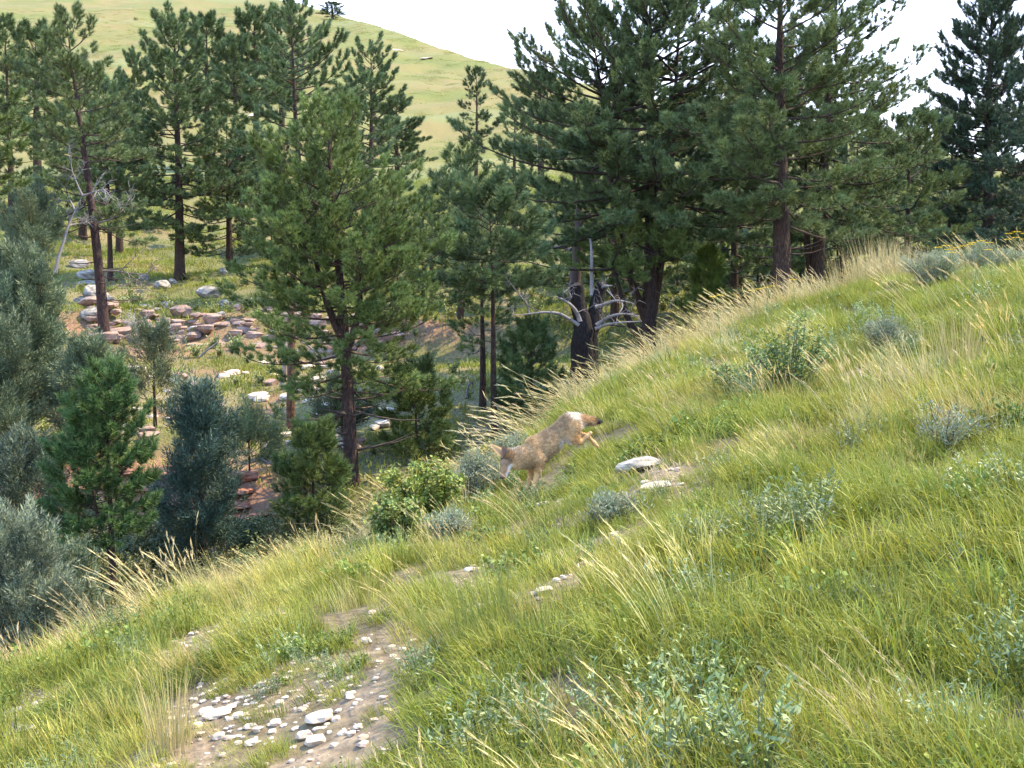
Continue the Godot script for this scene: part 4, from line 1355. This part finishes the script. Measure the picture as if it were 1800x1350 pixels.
	fallen("fallen_branch", [Vector2(528, 600), Vector2(545, 610), Vector2(558, 625)], 33.0, 2.2, silver, "grey branch lying right of the bare reddish trunk")
	fallen("fallen_branch", [Vector2(455, 805), Vector2(480, 818), Vector2(505, 832)], 21.5, 1.8, Color(0.25, 0.22, 0.21), "thin dark branch lying low in the gully below the bare reddish trunk")
	fallen("fallen_branch", [Vector2(820, 700), Vector2(823, 680), Vector2(830, 672), Vector2(832, 690)], 27.0, 2.5, Color(0.3, 0.27, 0.26), "curled dead branch behind the crest between the two slim trunks")


# ---------------------------------------------------------------- shrubs
func leaf_cluster(sd: int, leaves: int, size: float, leaf: float, wide: float) -> ArrayMesh:
	var g := RandomNumberGenerator.new()
	g.seed = sd
	var b := Builder.new()
	for k in leaves:
		var p := Vector3(g.randf_range(-1, 1), g.randf_range(-1, 1), g.randf_range(-1, 1)) * size * 0.5
		var dir := Vector3(g.randf_range(-1, 1), g.randf_range(-0.3, 1), g.randf_range(-1, 1)).normalized()
		var side := dir.cross(Vector3(g.randf_range(-0.6, 0.6), 1, g.randf_range(-0.6, 0.6))).normalized()
		var l := leaf * g.randf_range(0.7, 1.2)
		var v := g.randf_range(0.8, 1.2)
		var cc := Color(v, v, v)
		var fold := side.cross(dir) * l * 0.1
		b.tri(p, p + dir * l * 0.45 + side * l * wide + fold, p + dir * l, cc, cc, cc)
		b.tri(p, p + dir * l, p + dir * l * 0.45 - side * l * wide + fold, cc, cc, cc)
	return b.mesh()


func shrub(called: String, px: float, py: float, w_px: float, h_px: float, kind: String, sd: int, col: Color, dens: float, label: String) -> void:
	var g := RandomNumberGenerator.new()
	g.seed = sd
	var p := crest_ground(px, -py) if py < 0.0 else on_ground(px, py)
	var d := -p.z
	var w := w_px * d / FOCAL * 0.5
	var h := h_px * d / FOCAL * 1.15
	var root := thing(called, p, label, "shrub")
	var b := Builder.new()
	var leaves := PackedFloat32Array()
	var stems := int(16 * dens) + 6
	for k in stems:
		var a := g.randf() * TAU
		var out := Vector3(cos(a), 0, sin(a)) * w * sqrt(g.randf())
		var tall := h * g.randf_range(0.6, 1.0) * (1.0 - 0.35 * out.length() / w)
		var pts := PackedVector3Array()
		for j in 5:
			var t := j / 4.0
			pts.append(out * (0.3 + 0.3 * t + 0.4 * t * t) + Vector3(0, tall * t, 0) + Vector3(g.randf_range(-1, 1), 0, g.randf_range(-1, 1)) * 0.015)
		b.tube(pts, PackedFloat32Array([0.006, 0.005, 0.004, 0.003, 0.002]), 4, Color(0.16, 0.12, 0.09))
		var count := int(tall / 0.022 * dens)
		for q in count:
			var t := 0.08 + 0.92 * g.randf()
			var c := curve_point(pts, t) + Vector3(g.randf_range(-1, 1), g.randf_range(-0.4, 0.6), g.randf_range(-1, 1)) * 0.06
			var v := g.randf_range(0.75, 1.25)
			put(leaves, along(Vector3(g.randf_range(-1, 1), 1.2, g.randf_range(-1, 1)), g.randf() * TAU, g.randf_range(0.8, 1.2)), c, Color(col.r * v * g.randf_range(0.9, 1.25), col.g * v, col.b * v))
	part("stems", b.mesh(), mats.wood, root)
	scatter("foliage", shapes[kind], mats.leaf, leaves, root)


func bunch(px: float, py: float, variant: int, s: float, label: String, called := "bunchgrass") -> void:
	var p := crest_ground(px, -py) if py < 0.0 else on_ground(px, py)
	var o := part(called, shapes.bunch[variant], mats.straw if variant != 2 else mats.blade, self)
	o.position = p
	o.basis = Basis(Vector3.UP, rng.randf_range(-0.4, 0.4)).scaled_local(Vector3.ONE * s)
	tag(o, label, "grass", "bunches of tall grass on the near slope")


func build_shrubs() -> void:
	shapes.broad = leaf_cluster(71, 9, 0.07, 0.034, 0.42)
	shapes.silver = leaf_cluster(72, 14, 0.07, 0.032, 0.14)
	shapes.round = leaf_cluster(73, 8, 0.08, 0.03, 0.5)
	var sage := Color(0.21, 0.25, 0.165)
	shrub("currant_bush", 745, -1.5, 180, 130, "broad", 401, Color(0.17, 0.215, 0.045), 1.7, "yellow-green leafy bush left of the coyote, sunlit on top")
	shrub("currant_bush", 690, -1.9, 130, 90, "broad", 402, Color(0.13, 0.18, 0.045), 1.5, "low green leafy bush at the foot of the yellow-green one")
	shrub("sagebrush", 838, -0.7, 110, 90, "silver", 403, sage, 2.2, "grey-green sagebrush behind the coyote's head")
	shrub("sagebrush", 905, -0.6, 90, 55, "silver", 404, sage * 1.05, 1.6, "grey-green sagebrush on the crest above the coyote's back")
	shrub("rose_bush", 1385, 690, 170, 140, "round", 405, Color(0.11, 0.17, 0.06), 0.75, "dark round-leaved bush standing in the grass right of centre")
	shrub("rose_bush", 1290, 700, 120, 80, "round", 406, Color(0.11, 0.165, 0.06), 0.7, "lower dark leafy bush left of the dark round-leaved one")
	shrub("sagebrush", 1640, 500, 130, 66, "silver", 407, sage * 1.15, 2.4, "silvery sagebrush on the crest at upper right, in front of the blackish pine")
	shrub("sagebrush", 1740, 480, 120, 52, "silver", 408, sage * 1.1, 1.8, "silvery sagebrush at the right end of the crest under the yellow flowers")
	shrub("sagebrush", 1560, 620, 110, 60, "silver", 409, sage, 1.4, "silver-green sagebrush in the upper right slope, half hidden by grass")
	shrub("sagebrush", 1660, 790, 190, 80, "silver", 410, sage, 0.8, "sprawling grey sagebrush at the right side of the slope")
	shrub("sagebrush", 1080, 920, 120, 50, "silver", 411, sage, 1.5, "low sagebrush below the flat-topped limestone rock")
	shrub("sagebrush", 1230, 1140, 110, 40, "silver", 412, Color(0.15, 0.19, 0.09), 0.6, "low sagebrush in the green grass at lower right of centre")
	shrub("sagebrush", 790, 950, 80, 50, "silver", 413, sage * 1.05, 1.5, "pale sagebrush in front of the yellow-green bush")
	shrub("sagebrush", 1690, 1010, 120, 45, "silver", 414, Color(0.15, 0.19, 0.1), 0.7, "dark-stemmed sagebrush low at the right edge")
	shrub("green_bush", 570, 850, 90, 45, "broad", 415, Color(0.17, 0.2, 0.05), 1.2, "sunlit low bush at the gully edge left of the young bright pine's trunk")
	var pale := Color(0.5, 0.43, 0.24)
	var str0 := Color(0.34, 0.3, 0.12)
	shapes.bunch = [tuft(81, 130, 0.72, 0.12, 0.0032, 0.4, str0, pale, 0.6), tuft(82, 150, 0.95, 0.2, 0.0038, 0.1, str0, Color(0.42, 0.33, 0.18), 0.22), tuft(83, 130, 0.6, 0.13, 0.003, 0.4, Color(0.1, 0.15, 0.035), Color(0.27, 0.27, 0.09), 0.7), tuft(84, 60, 0.7, 0.08, 0.0026, 0.7, pale * 0.9, Color(0.6, 0.53, 0.34), 1.1)]
	bunch(770, -0.4, 0, 1.0, "arching straw-coloured bunch of grass above the yellow-green bush")
	bunch(805, -0.7, 0, 0.85, "straw-coloured bunch of grass between the yellow-green bush and the sagebrush")
	bunch(648, -0.5, 3, 0.75, "bleached bunch of grass with bright curling blades left of the yellow-green bush")
	bunch(615, -0.3, 3, 0.55, "small bleached bunch of curling grass in front of the young bright pine's trunk")
	bunch(1010, -0.8, 0, 0.95, "tall dry bunch of grass on the crest behind the coyote's rump")
	bunch(1075, -0.8, 0, 1.0, "dry bunch of grass on the crest below the dead stump")
	bunch(1160, -0.6, 0, 1.0, "pale bunch of grass on the crest below the gnarled pine")
	bunch(1350, -0.6, 0, 1.2, "pale bunch of grass before the thick straight trunk")
	bunch(1490, -0.8, 1, 1.15, "tall upright dry grass left of its neighbours at the crest, before the bent trunk")
	bunch(1535, -0.8, 1, 1.35, "tallest upright dry grass on the crest at upper right")
	bunch(1580, -1.0, 1, 1.2, "tall upright dry grass touching the silvery sagebrush")
	for q in [[1090, 0.5], [1125, 0.9], [1195, 0.7], [1225, 0.4], [1255, 1.0], [1290, 0.6], [1315, 0.9], [1385, 0.7], [1410, 1.2], [1435, 0.6], [1460, 1.3]]:
		bunch(q[0], -q[1], 0, rng.randf_range(0.75, 1.15), "pale bunch of dry grass on the crest right of the black stump")
	for q in [[1510, 0.5], [1515, 1.2], [1555, 0.6], [1565, 1.3], [1600, 0.7]]:
		bunch(q[0], -q[1], 1, rng.randf_range(0.95, 1.25), "tall upright dry grass standing among its like on the crest at upper right")
	bunch(1620, 700, 0, 1.15, "big arching bunch of yellow grass on the right of the slope")
	bunch(1560, 690, 0, 0.9, "arching bunch of yellow grass left of the big one at right")
	bunch(1690, 660, 1, 0.8, "upright straw stems right of the big arching bunch")
	bunch(860, 1120, 2, 1.0, "dense dark green bunch of grass in the middle foreground")
	bunch(800, 1160, 2, 0.9, "green bunch of grass left of the dense dark one")
	bunch(400, -0.3, 0, 0.55, "straw bunch of grass on the crest at left")
	bunch(270, -0.3, 3, 0.5, "bleached bunch of grass on the crest at far left")
	bunch(300, 1320, 1, 0.5, "straw stems at the bottom edge left of the scree patch")
	bunch(1560, 1100, 2, 0.7, "long green bunch of grass in the lower right")


# ---------------------------------------------------------------- flowers
func build_flowers() -> void:
	var hb := Builder.new()
	var g := RandomNumberGenerator.new()
	g.seed = 91
	for k in 46:
		var a := g.randf() * TAU
		var r := 0.05 * sqrt(g.randf())
		var p := Vector3(cos(a) * r, 0.006 * g.randf() - r * 0.15, sin(a) * r)
		for q in 4:
			var t := q * TAU / 4.0 + g.randf()
			var cc := Color(0.8, 0.62, 0.02) * g.randf_range(0.8, 1.15)
			hb.tri(p, p + Vector3(cos(t), 0.3, sin(t)) * 0.008, p + Vector3(cos(t + 1.2), 0.3, sin(t + 1.2)) * 0.008, cc, cc, cc)
	var head := hb.mesh()
	var stems := []
	for v in 3:
		var sb := Builder.new()
		var top := Vector3(-0.05 + 0.05 * v, 0.55, 0.02)
		sb.tube(PackedVector3Array([Vector3(0, -0.02, 0), Vector3(0.01, 0.2, 0), Vector3(top.x * 0.6, 0.4, 0.01), top]), PackedFloat32Array([0.004, 0.0035, 0.003, 0.002]), 5, Color(0.12, 0.16, 0.05))
		for k in 14:
			var t := 0.1 + 0.06 * k
			var a := k * 2.4
			var p := Vector3(top.x * t * t, 0.55 * t, 0.01)
			var dir := Vector3(cos(a), 0.7, sin(a)).normalized()
			var side := dir.cross(Vector3.UP).normalized() * 0.005
			var cc := Color(0.14, 0.19, 0.06)
			sb.tri(p - side, p + side, p + dir * 0.06, cc, cc, cc)
		stems.append(sb.mesh())
	var spots := [[1266, 519, 2, "yellow flower at the left end of the crest's flowers, before the bright sapling"], [1327, 508, 2, "yellow flower left of the thick straight trunk"], [1345, 503, 2, "yellow flower touching the thick straight trunk's left side"], [1400, 489, 1, "small yellow flower right of the thick straight trunk"], [1655, 432, 2, "yellow flower leftmost in front of the blackish pine"], [1664, 441, 1, "low yellow flower just right of and below the leftmost one by the blackish pine"], [1680, 436, 2, "yellow flower second in the row under the blackish pine"], [1697, 430, 2, "yellow flower in the middle of the row under the blackish pine"], [1714, 424, 3, "yellow flower highest in the middle of the row under the blackish pine"], [1744, 436, 1, "single yellow flower low at the right of the row under the blackish pine"], [1785, 408, 3, "tallest yellow flower, near the upper right edge of the photo"], [1776, 418, 3, "yellow flower just below the tallest one near the right edge"]]
	for k in spots.size():
		var s: Array = spots[k]
		var d := 17.0 + (k % 3) * 0.5 if s[0] < 1500 else 15.5 + (k % 4) * 0.4
		var top := at(s[0], s[1], d)
		var base := Vector3(top.x, height(top.x, d), -d)
		var root := thing("yellow_flower", base, s[3], "flower", "yellow flowers along the crest")
		var tall := maxf(0.25, top.y - base.y)
		var st := part("stem", stems[k % 3], mats.leaf, root)
		st.scale = Vector3(1, tall / 0.55, 1)
		for q in int(s[2]):
			var o := part("flower_head", head, mats.leaf, root)
			o.position = Vector3(-0.05 + 0.05 * (k % 3), tall + 0.003, 0.02) + Vector3((q - (s[2] - 1) * 0.5) * 0.085, -0.02 * absf(q - 1.0), 0.03 * q)
			if q > 0 or s[2] > 1:
				var tw := Builder.new()
				tw.tube(PackedVector3Array([Vector3(-0.05 + 0.05 * (k % 3), tall * 0.8, 0.015), o.position]), PackedFloat32Array([0.002, 0.0015]), 4, Color(0.12, 0.16, 0.05))
				part("stem", tw.mesh(), mats.leaf, root)


# ---------------------------------------------------------------- the coyote
var pelt: Array = []
const CAN := 11.5   # how far away it leaps


func cp(cx: float, cy: float, dz: float) -> Vector3:
	# measured on the animal: sideways, height and depth
	return at(820.0 + cx / 6.43, 680.0 + cy / 6.43, CAN) + Vector3(0, 0, -dz)


func smooth_field(bones: Array, lo: Vector3, n: Vector3i, cell: float) -> PackedFloat32Array:
	var f := PackedFloat32Array()
	f.resize(n.x * n.y * n.z)
	f.fill(0.2)
	for bone in bones:
		var a: Vector3 = bone[0]
		var b: Vector3 = bone[1]
		var ra: float = bone[2]
		var rb: float = bone[3]
		var k: float = bone[4]
		var m := maxf(ra, rb) + k + cell * 2.0
		var l0 := (a.min(b) - Vector3.ONE * m - lo) / cell
		var l1 := (a.max(b) + Vector3.ONE * m - lo) / cell
		var ab := b - a
		var ll := maxf(ab.length_squared(), 1e-9)
		for z in range(maxi(0, int(l0.z)), mini(n.z, int(l1.z) + 1)):
			for y in range(maxi(0, int(l0.y)), mini(n.y, int(l1.y) + 1)):
				var row := (z * n.y + y) * n.x
				for x in range(maxi(0, int(l0.x)), mini(n.x, int(l1.x) + 1)):
					var p := lo + Vector3(x, y, z) * cell
					var t := clampf((p - a).dot(ab) / ll, 0.0, 1.0)
					var d := p.distance_to(a + ab * t) - lerpf(ra, rb, t)
					var o := f[row + x]
					var h := maxf(k - absf(o - d), 0.0) / k
					f[row + x] = minf(o, d) - h * h * k * 0.25
	return f


func surface_net(b: Builder, f: PackedFloat32Array, lo: Vector3, n: Vector3i, cell: float, paint: Callable) -> void:
	var at_cell := {}
	var off := PackedInt32Array([0, 1, n.x, n.x + 1, n.x * n.y, n.x * n.y + 1, n.x * n.y + n.x, n.x * n.y + n.x + 1])
	var corners := [Vector3(0, 0, 0), Vector3(1, 0, 0), Vector3(0, 1, 0), Vector3(1, 1, 0), Vector3(0, 0, 1), Vector3(1, 0, 1), Vector3(0, 1, 1), Vector3(1, 1, 1)]
	var edges := [[0, 1], [2, 3], [4, 5], [6, 7], [0, 2], [1, 3], [4, 6], [5, 7], [0, 4], [1, 5], [2, 6], [3, 7]]
	for z in n.z - 1:
		for y in n.y - 1:
			var row := (z * n.y + y) * n.x
			for x in n.x - 1:
				var i := row + x
				var s0 := f[i] < 0.0
				if absf(f[i]) > cell * 2.0:
					continue
				var mixed := false
				for k in range(1, 8):
					if (f[i + off[k]] < 0.0) != s0:
						mixed = true
						break
				if not mixed:
					continue
				var sum := Vector3.ZERO
				var cnt := 0
				for e in edges:
					var fa := f[i + off[e[0]]]
					var fb := f[i + off[e[1]]]
					if (fa < 0.0) != (fb < 0.0):
						sum += corners[e[0]].lerp(corners[e[1]], fa / (fa - fb))
						cnt += 1
				var p := lo + (Vector3(x, y, z) + sum / cnt) * cell
				var nn := Vector3(f[i + 1] - f[i], f[i + n.x] - f[i], f[i + n.x * n.y] - f[i])
				nn += Vector3(f[i + off[7]] - f[i + off[6]], f[i + off[7]] - f[i + off[5]], f[i + off[7]] - f[i + off[3]])
				at_cell[i] = b.v.size()
				b.v.append(p)
				b.n.append(nn.normalized())
				b.c.append(paint.call(p, nn.normalized()))
	var strides := [1, n.x, n.x * n.y]
	for i in at_cell:
		for ax in 3:
			var u: int = strides[(ax + 1) % 3]
			var w: int = strides[(ax + 2) % 3]
			if not (at_cell.has(i - u) and at_cell.has(i - w) and at_cell.has(i - u - w)):
				continue
			var s0 := f[i] < 0.0
			var s1 := f[i + strides[ax]] < 0.0
			if s0 == s1:
				continue
			var q := [at_cell[i], at_cell[i - u], at_cell[i - u - w], at_cell[i - w]]
			if not s0:
				b.i.append_array(PackedInt32Array([q[0], q[1], q[2], q[0], q[2], q[3]]))
			else:
				b.i.append_array(PackedInt32Array([q[0], q[2], q[1], q[0], q[3], q[2]]))


func pelt_colour(p: Vector3, n: Vector3) -> Color:
	# nearest coloured mark wins, softly
	var total := 0.0
	var c := Color(0, 0, 0)
	for m in pelt:
		var r: float = m[1]
		var w := exp(-p.distance_squared_to(m[0]) / (r * r) * 3.0) + 1e-6
		total += w
		c += m[2] * w
	c = c / total
	var speck := fine_noise.get_noise_3dv(p * 45.0) * 0.4 + fine_noise.get_noise_3dv(p * 12.0) * 0.15
	return c * (1.0 + speck)


func build_coyote() -> void:
	var s := CAN / FOCAL / 6.43
	var base := cp(900, 1100, 0.0)
	base.y = height(base.x, -base.z)
	var grey := Color(0.5, 0.35, 0.185)
	var saddle := Color(0.34, 0.25, 0.15)
	var tan_c := Color(0.5, 0.31, 0.14)
	var white := Color(0.78, 0.71, 0.6)
	var black := Color(0.05, 0.042, 0.038)
	var J := func(x: float, y: float, z: float) -> Vector3: return cp(x, y, z) - base
	var bones := []
	var bone := func(a: Vector3, b: Vector3, ra: float, rb: float, k := 0.03) -> void: bones.append([a, b, ra * s, rb * s, k])
	# trunk, narrow at the loin
	bone.call(J.call(805, 715, -0.03), J.call(935, 625, 0.0), 126, 128, 0.04)
	bone.call(J.call(935, 625, 0.0), J.call(1080, 500, 0.03), 127, 98, 0.04)
	bone.call(J.call(1080, 500, 0.03), J.call(1195, 415, 0.05), 98, 92, 0.04)
	bone.call(J.call(800, 790, -0.03), J.call(890, 755, 0.0), 84, 78, 0.04)
	bone.call(J.call(1150, 400, 0.05), J.call(1240, 405, 0.06), 85, 82, 0.04)
	bone.call(J.call(855, 605, -0.03), J.call(770, 650, -0.05), 74, 98, 0.03)
	# neck and head
	bone.call(J.call(760, 745, -0.05), J.call(610, 755, -0.1), 112, 84, 0.04)
	bone.call(J.call(640, 760, -0.1), J.call(505, 775, -0.13), 84, 80, 0.03)
	bone.call(J.call(700, 830, -0.07), J.call(560, 830, -0.12), 80, 58, 0.04)
	bone.call(J.call(492, 775, -0.13), J.call(450, 835, -0.16), 80, 66, 0.03)
	bone.call(J.call(455, 830, -0.16), J.call(436, 900, -0.19), 60, 44, 0.025)
	bone.call(J.call(436, 900, -0.19), J.call(408, 972, -0.22), 44, 30, 0.02)
	bone.call(J.call(462, 890, -0.17), J.call(438, 968, -0.205), 40, 26, 0.015)
	bone.call(J.call(520, 815, -0.15), J.call(560, 845, -0.14), 60, 50, 0.03)
	# tail
	bone.call(J.call(1245, 365, 0.06), J.call(1330, 390, 0.07), 34, 44, 0.03)
	bone.call(J.call(1330, 390, 0.07), J.call(1430, 400, 0.08), 46, 36, 0.03)
	bone.call(J.call(1430, 400, 0.08), J.call(1515, 408, 0.09), 36, 10, 0.02)
	# front legs reaching down
	bone.call(J.call(800, 800, -0.11), J.call(805, 905, -0.11), 80, 50, 0.04)
	bone.call(J.call(805, 905, -0.11), J.call(785, 1030, -0.12), 44, 27, 0.02)
	bone.call(J.call(785, 1030, -0.12), J.call(768, 1130, -0.13), 27, 23, 0.02)
	bone.call(J.call(768, 1130, -0.13), J.call(742, 1158, -0.14), 27, 21, 0.02)
	bone.call(J.call(745, 830, 0.03), J.call(722, 930, 0.03), 70, 42, 0.04)
	bone.call(J.call(722, 930, 0.03), J.call(718, 1050, 0.02), 38, 25, 0.02)
	bone.call(J.call(718, 1050, 0.02), J.call(700, 1130, 0.02), 25, 22, 0.02)
	bone.call(J.call(700, 1130, 0.02), J.call(676, 1152, 0.01), 26, 20, 0.02)
	# hind legs kicked back
	bone.call(J.call(1190, 455, 0.0), J.call(1190, 575, -0.02), 92, 62, 0.04)
	bone.call(J.call(1190, 575, -0.02), J.call(1292, 625, 0.0), 50, 27, 0.025)
	bone.call(J.call(1292, 625, 0.0), J.call(1365, 560, 0.01), 27, 20, 0.02)
	bone.call(J.call(1365, 560, 0.01), J.call(1402, 522, 0.01), 25, 20, 0.02)
	bone.call(J.call(1220, 450, 0.12), J.call(1245, 560, 0.12), 86, 56, 0.04)
	bone.call(J.call(1245, 560, 0.12), J.call(1375, 570, 0.12), 44, 25, 0.025)
	bone.call(J.call(1375, 570, 0.12), J.call(1450, 650, 0.12), 24, 19, 0.02)
	bone.call(J.call(1450, 650, 0.12), J.call(1492, 690, 0.11), 23, 17, 0.02)
	for m in [[800, 620, -0.12, 0.12, grey], [900, 540, -0.1, 0.1, saddle], [1000, 440, -0.05, 0.1, saddle], [1060, 400, 0.0, 0.09, saddle], [950, 600, -0.14, 0.07, grey * 1.15], [1050, 480, -0.12, 0.07, grey * 1.15], [860, 730, -0.16, 0.1, grey], [960, 700, -0.14, 0.1, grey], [1080, 520, -0.1, 0.1, grey], [1120, 610, -0.09, 0.06, white], [1120, 680, -0.06, 0.055, white], [1000, 750, -0.08, 0.06, grey * 0.9], [880, 870, -0.08, 0.07, grey * 0.75], [1215, 325, 0.05, 0.07, Color(0.72, 0.62, 0.47)], [1275, 450, 0.03, 0.045, Color(0.66, 0.55, 0.4)], [1290, 540, 0.03, 0.04, tan_c], [1180, 470, -0.12, 0.09, grey], [1200, 580, -0.08, 0.06, tan_c], [1290, 630, -0.03, 0.05, tan_c], [1390, 540, 0.0, 0.04, tan_c * 1.15], [1375, 590, 0.12, 0.05, tan_c], [1470, 670, 0.12, 0.06, tan_c], [1310, 360, 0.06, 0.05, tan_c], [1390, 435, 0.05, 0.035, saddle * 0.7], [1400, 370, 0.05, 0.05, tan_c], [1490, 402, 0.09, 0.045, black], [1525, 405, 0.09, 0.03, black], [700, 650, -0.1, 0.1, grey * 1.1], [600, 690, -0.14, 0.08, Color(0.42, 0.31, 0.19)], [545, 690, -0.12, 0.035, white * 0.65], [650, 780, -0.2, 0.08, grey], [590, 860, -0.17, 0.05, grey * 1.1], [700, 900, -0.14, 0.07, grey * 0.8], [480, 730, -0.2, 0.05, tan_c * 0.6], [440, 800, -0.23, 0.05, Color(0.2, 0.13, 0.075)], [415, 880, -0.23, 0.04, Color(0.25, 0.145, 0.07)], [392, 950, -0.24, 0.035, Color(0.24, 0.145, 0.08)], [462, 846, -0.23, 0.014, Color(0.12, 0.08, 0.05)], [505, 890, -0.2, 0.032, white * 0.8], [465, 940, -0.2, 0.026, white * 0.75], [430, 985, -0.2, 0.015, white * 0.6], [394, 985, -0.24, 0.017, black], [790, 930, -0.15, 0.07, tan_c], [780, 1040, -0.14, 0.06, tan_c * 1.1], [760, 1140, -0.14, 0.05, tan_c], [720, 950, 0.0, 0.06, tan_c * 0.9], [710, 1080, 0.0, 0.06, tan_c]]:
		pelt.append([cp(m[0], m[1], m[2]) - base, float(m[3]), m[4]])
	var lo := Vector3(1e9, 1e9, 1e9)
	var hi := -lo
	for q in bones:
		var r := maxf(q[2], q[3]) + 0.03
		lo = lo.min(q[0] - Vector3.ONE * r).min(q[1] - Vector3.ONE * r)
		hi = hi.max(q[0] + Vector3.ONE * r).max(q[1] + Vector3.ONE * r)
	var cell := 0.009
	var n := Vector3i(((hi - lo) / cell).ceil()) + Vector3i.ONE
	var field := smooth_field(bones, lo, n, cell)
	var b := Builder.new()
	surface_net(b, field, lo, n, cell, pelt_colour)
	var root := thing("coyote", base, "tawny young coyote pouncing head down in the grass, rump high and dark-tipped tail out", "coyote")
	part("body", b.mesh(), mats.fur, root)
	# ears: cupped triangles, thick at the root
	for e in [[Vector2(378, 768), Vector2(448, 698), Vector2(268, 630), -0.13, Color(0.6, 0.38, 0.18)], [Vector2(392, 772), Vector2(540, 762), Vector2(412, 632), -0.2, Color(0.2, 0.13, 0.085)]]:
		var eb := Builder.new()
		var l := cp(e[0].x, e[0].y, e[3]) - base
		var r := cp(e[1].x, e[1].y, e[3] + 0.03) - base
		var tip := cp(e[2].x, e[2].y, e[3] + 0.02) - base
		var mid := (l + r) * 0.5
		var up := (tip - mid)
		var acr := (r - l)
		var nn := acr.cross(up).normalized() * 0.018
		var rows := 7
		for side in [1.0, -1.0]:
			var k0 := eb.v.size()
			for j in rows + 1:
				var t := float(j) / rows
				var wdt := 0.5 * pow(1.0 - t, 0.72)
				for q in 5:
					var u := q / 2.0 - 1.0
					var p: Vector3 = mid + up * t + acr * wdt * u + nn * ((1.0 - u * u) * (1.0 - t) * -1.4 + side * 0.22)
					eb.v.append(p)
					eb.n.append(nn.normalized() * side)
					eb.c.append(e[4] if absf(u) > 0.6 or side < 0 else (e[4] as Color) * 0.75)
			for j in rows:
				for q in 4:
					var i0 := k0 + j * 5 + q
					eb.i.append_array(PackedInt32Array([i0, i0 + 5, i0 + 1, i0 + 1, i0 + 5, i0 + 6]) if side > 0 else PackedInt32Array([i0, i0 + 1, i0 + 5, i0 + 1, i0 + 6, i0 + 5]))
		var ear_mat: StandardMaterial3D = mats.leaf
		part("ear", eb.mesh(), ear_mat, root)
	var ball := SphereMesh.new()
	ball.radius = 0.0125
	ball.height = 0.021
	ball.radial_segments = 12
	ball.rings = 6
	var nose := part("nose", ball, mats.dark, root)
	nose.position = cp(393, 984, -0.225) - base
	var eye_ball := SphereMesh.new()
	eye_ball.radius = 0.0075
	eye_ball.height = 0.015
	eye_ball.radial_segments = 12
	eye_ball.rings = 6
	for q in [[462, 846, -0.205], [405, 838, -0.165]]:
		var eye := part("eye", eye_ball, mats.dark, root)
		eye.position = cp(q[0], q[1], q[2]) - base
	# the coat: short guard hairs laid back towards the tail
	var hb := Builder.new()
	var g := RandomNumberGenerator.new()
	g.seed = 5
	for k in 7:
		var o := Vector3(g.randf_range(-1, 1), 0, g.randf_range(-1, 1)) * 0.006
		var tip := Vector3(g.randf_range(-0.3, 0.3), 1, g.randf_range(-0.3, 0.3)) * 0.028 * g.randf_range(0.7, 1.15)
		var sd := Vector3(g.randf_range(-1, 1), 0, g.randf_range(-1, 1)).normalized() * 0.0013
		var cc := Color.WHITE * g.randf_range(0.8, 1.2)
		hb.tri(o - sd, o + sd, o + tip, cc * 0.9, cc * 0.9, cc)
	var hair := hb.mesh()
	var data := PackedFloat32Array()
	var back := (cp(1250, 400, 0.05) - cp(800, 700, -0.05)).normalized()
	var snout := cp(430, 900, -0.19) - base
	for k in b.v.size():
		if g.randf() < 0.2:
			continue
		var p := b.v[k]
		var nn := b.n[k]
		var flow := back
		var lean := 1.4
		var size := 1.0
		var legs := p.y < (cp(0, 930, 0) - base).y
		if p.distance_to(snout) < 0.085:
			flow = (cp(480, 780, -0.14) - cp(400, 980, -0.22)).normalized()
			size = 0.3
			lean = 2.0
		elif legs or p.x > (cp(1270, 0, 0) - base).x and p.y < (cp(0, 480, 0) - base).y:
			flow = Vector3(0, -1, 0)
			size = 0.4
		elif p.x > (cp(1260, 0, 0) - base).x:
			flow = Vector3(1, -0.05, 0)
			size = 1.15
		var dir := (nn + (flow - nn * flow.dot(nn)) * lean).normalized()
		var v := g.randf_range(0.75, 1.3)
		put(data, along(dir, g.randf() * TAU, size * g.randf_range(0.7, 1.15)), p - nn * 0.003, b.c[k] * v)
	scatter("fur", hair, mats.fur, data, root)
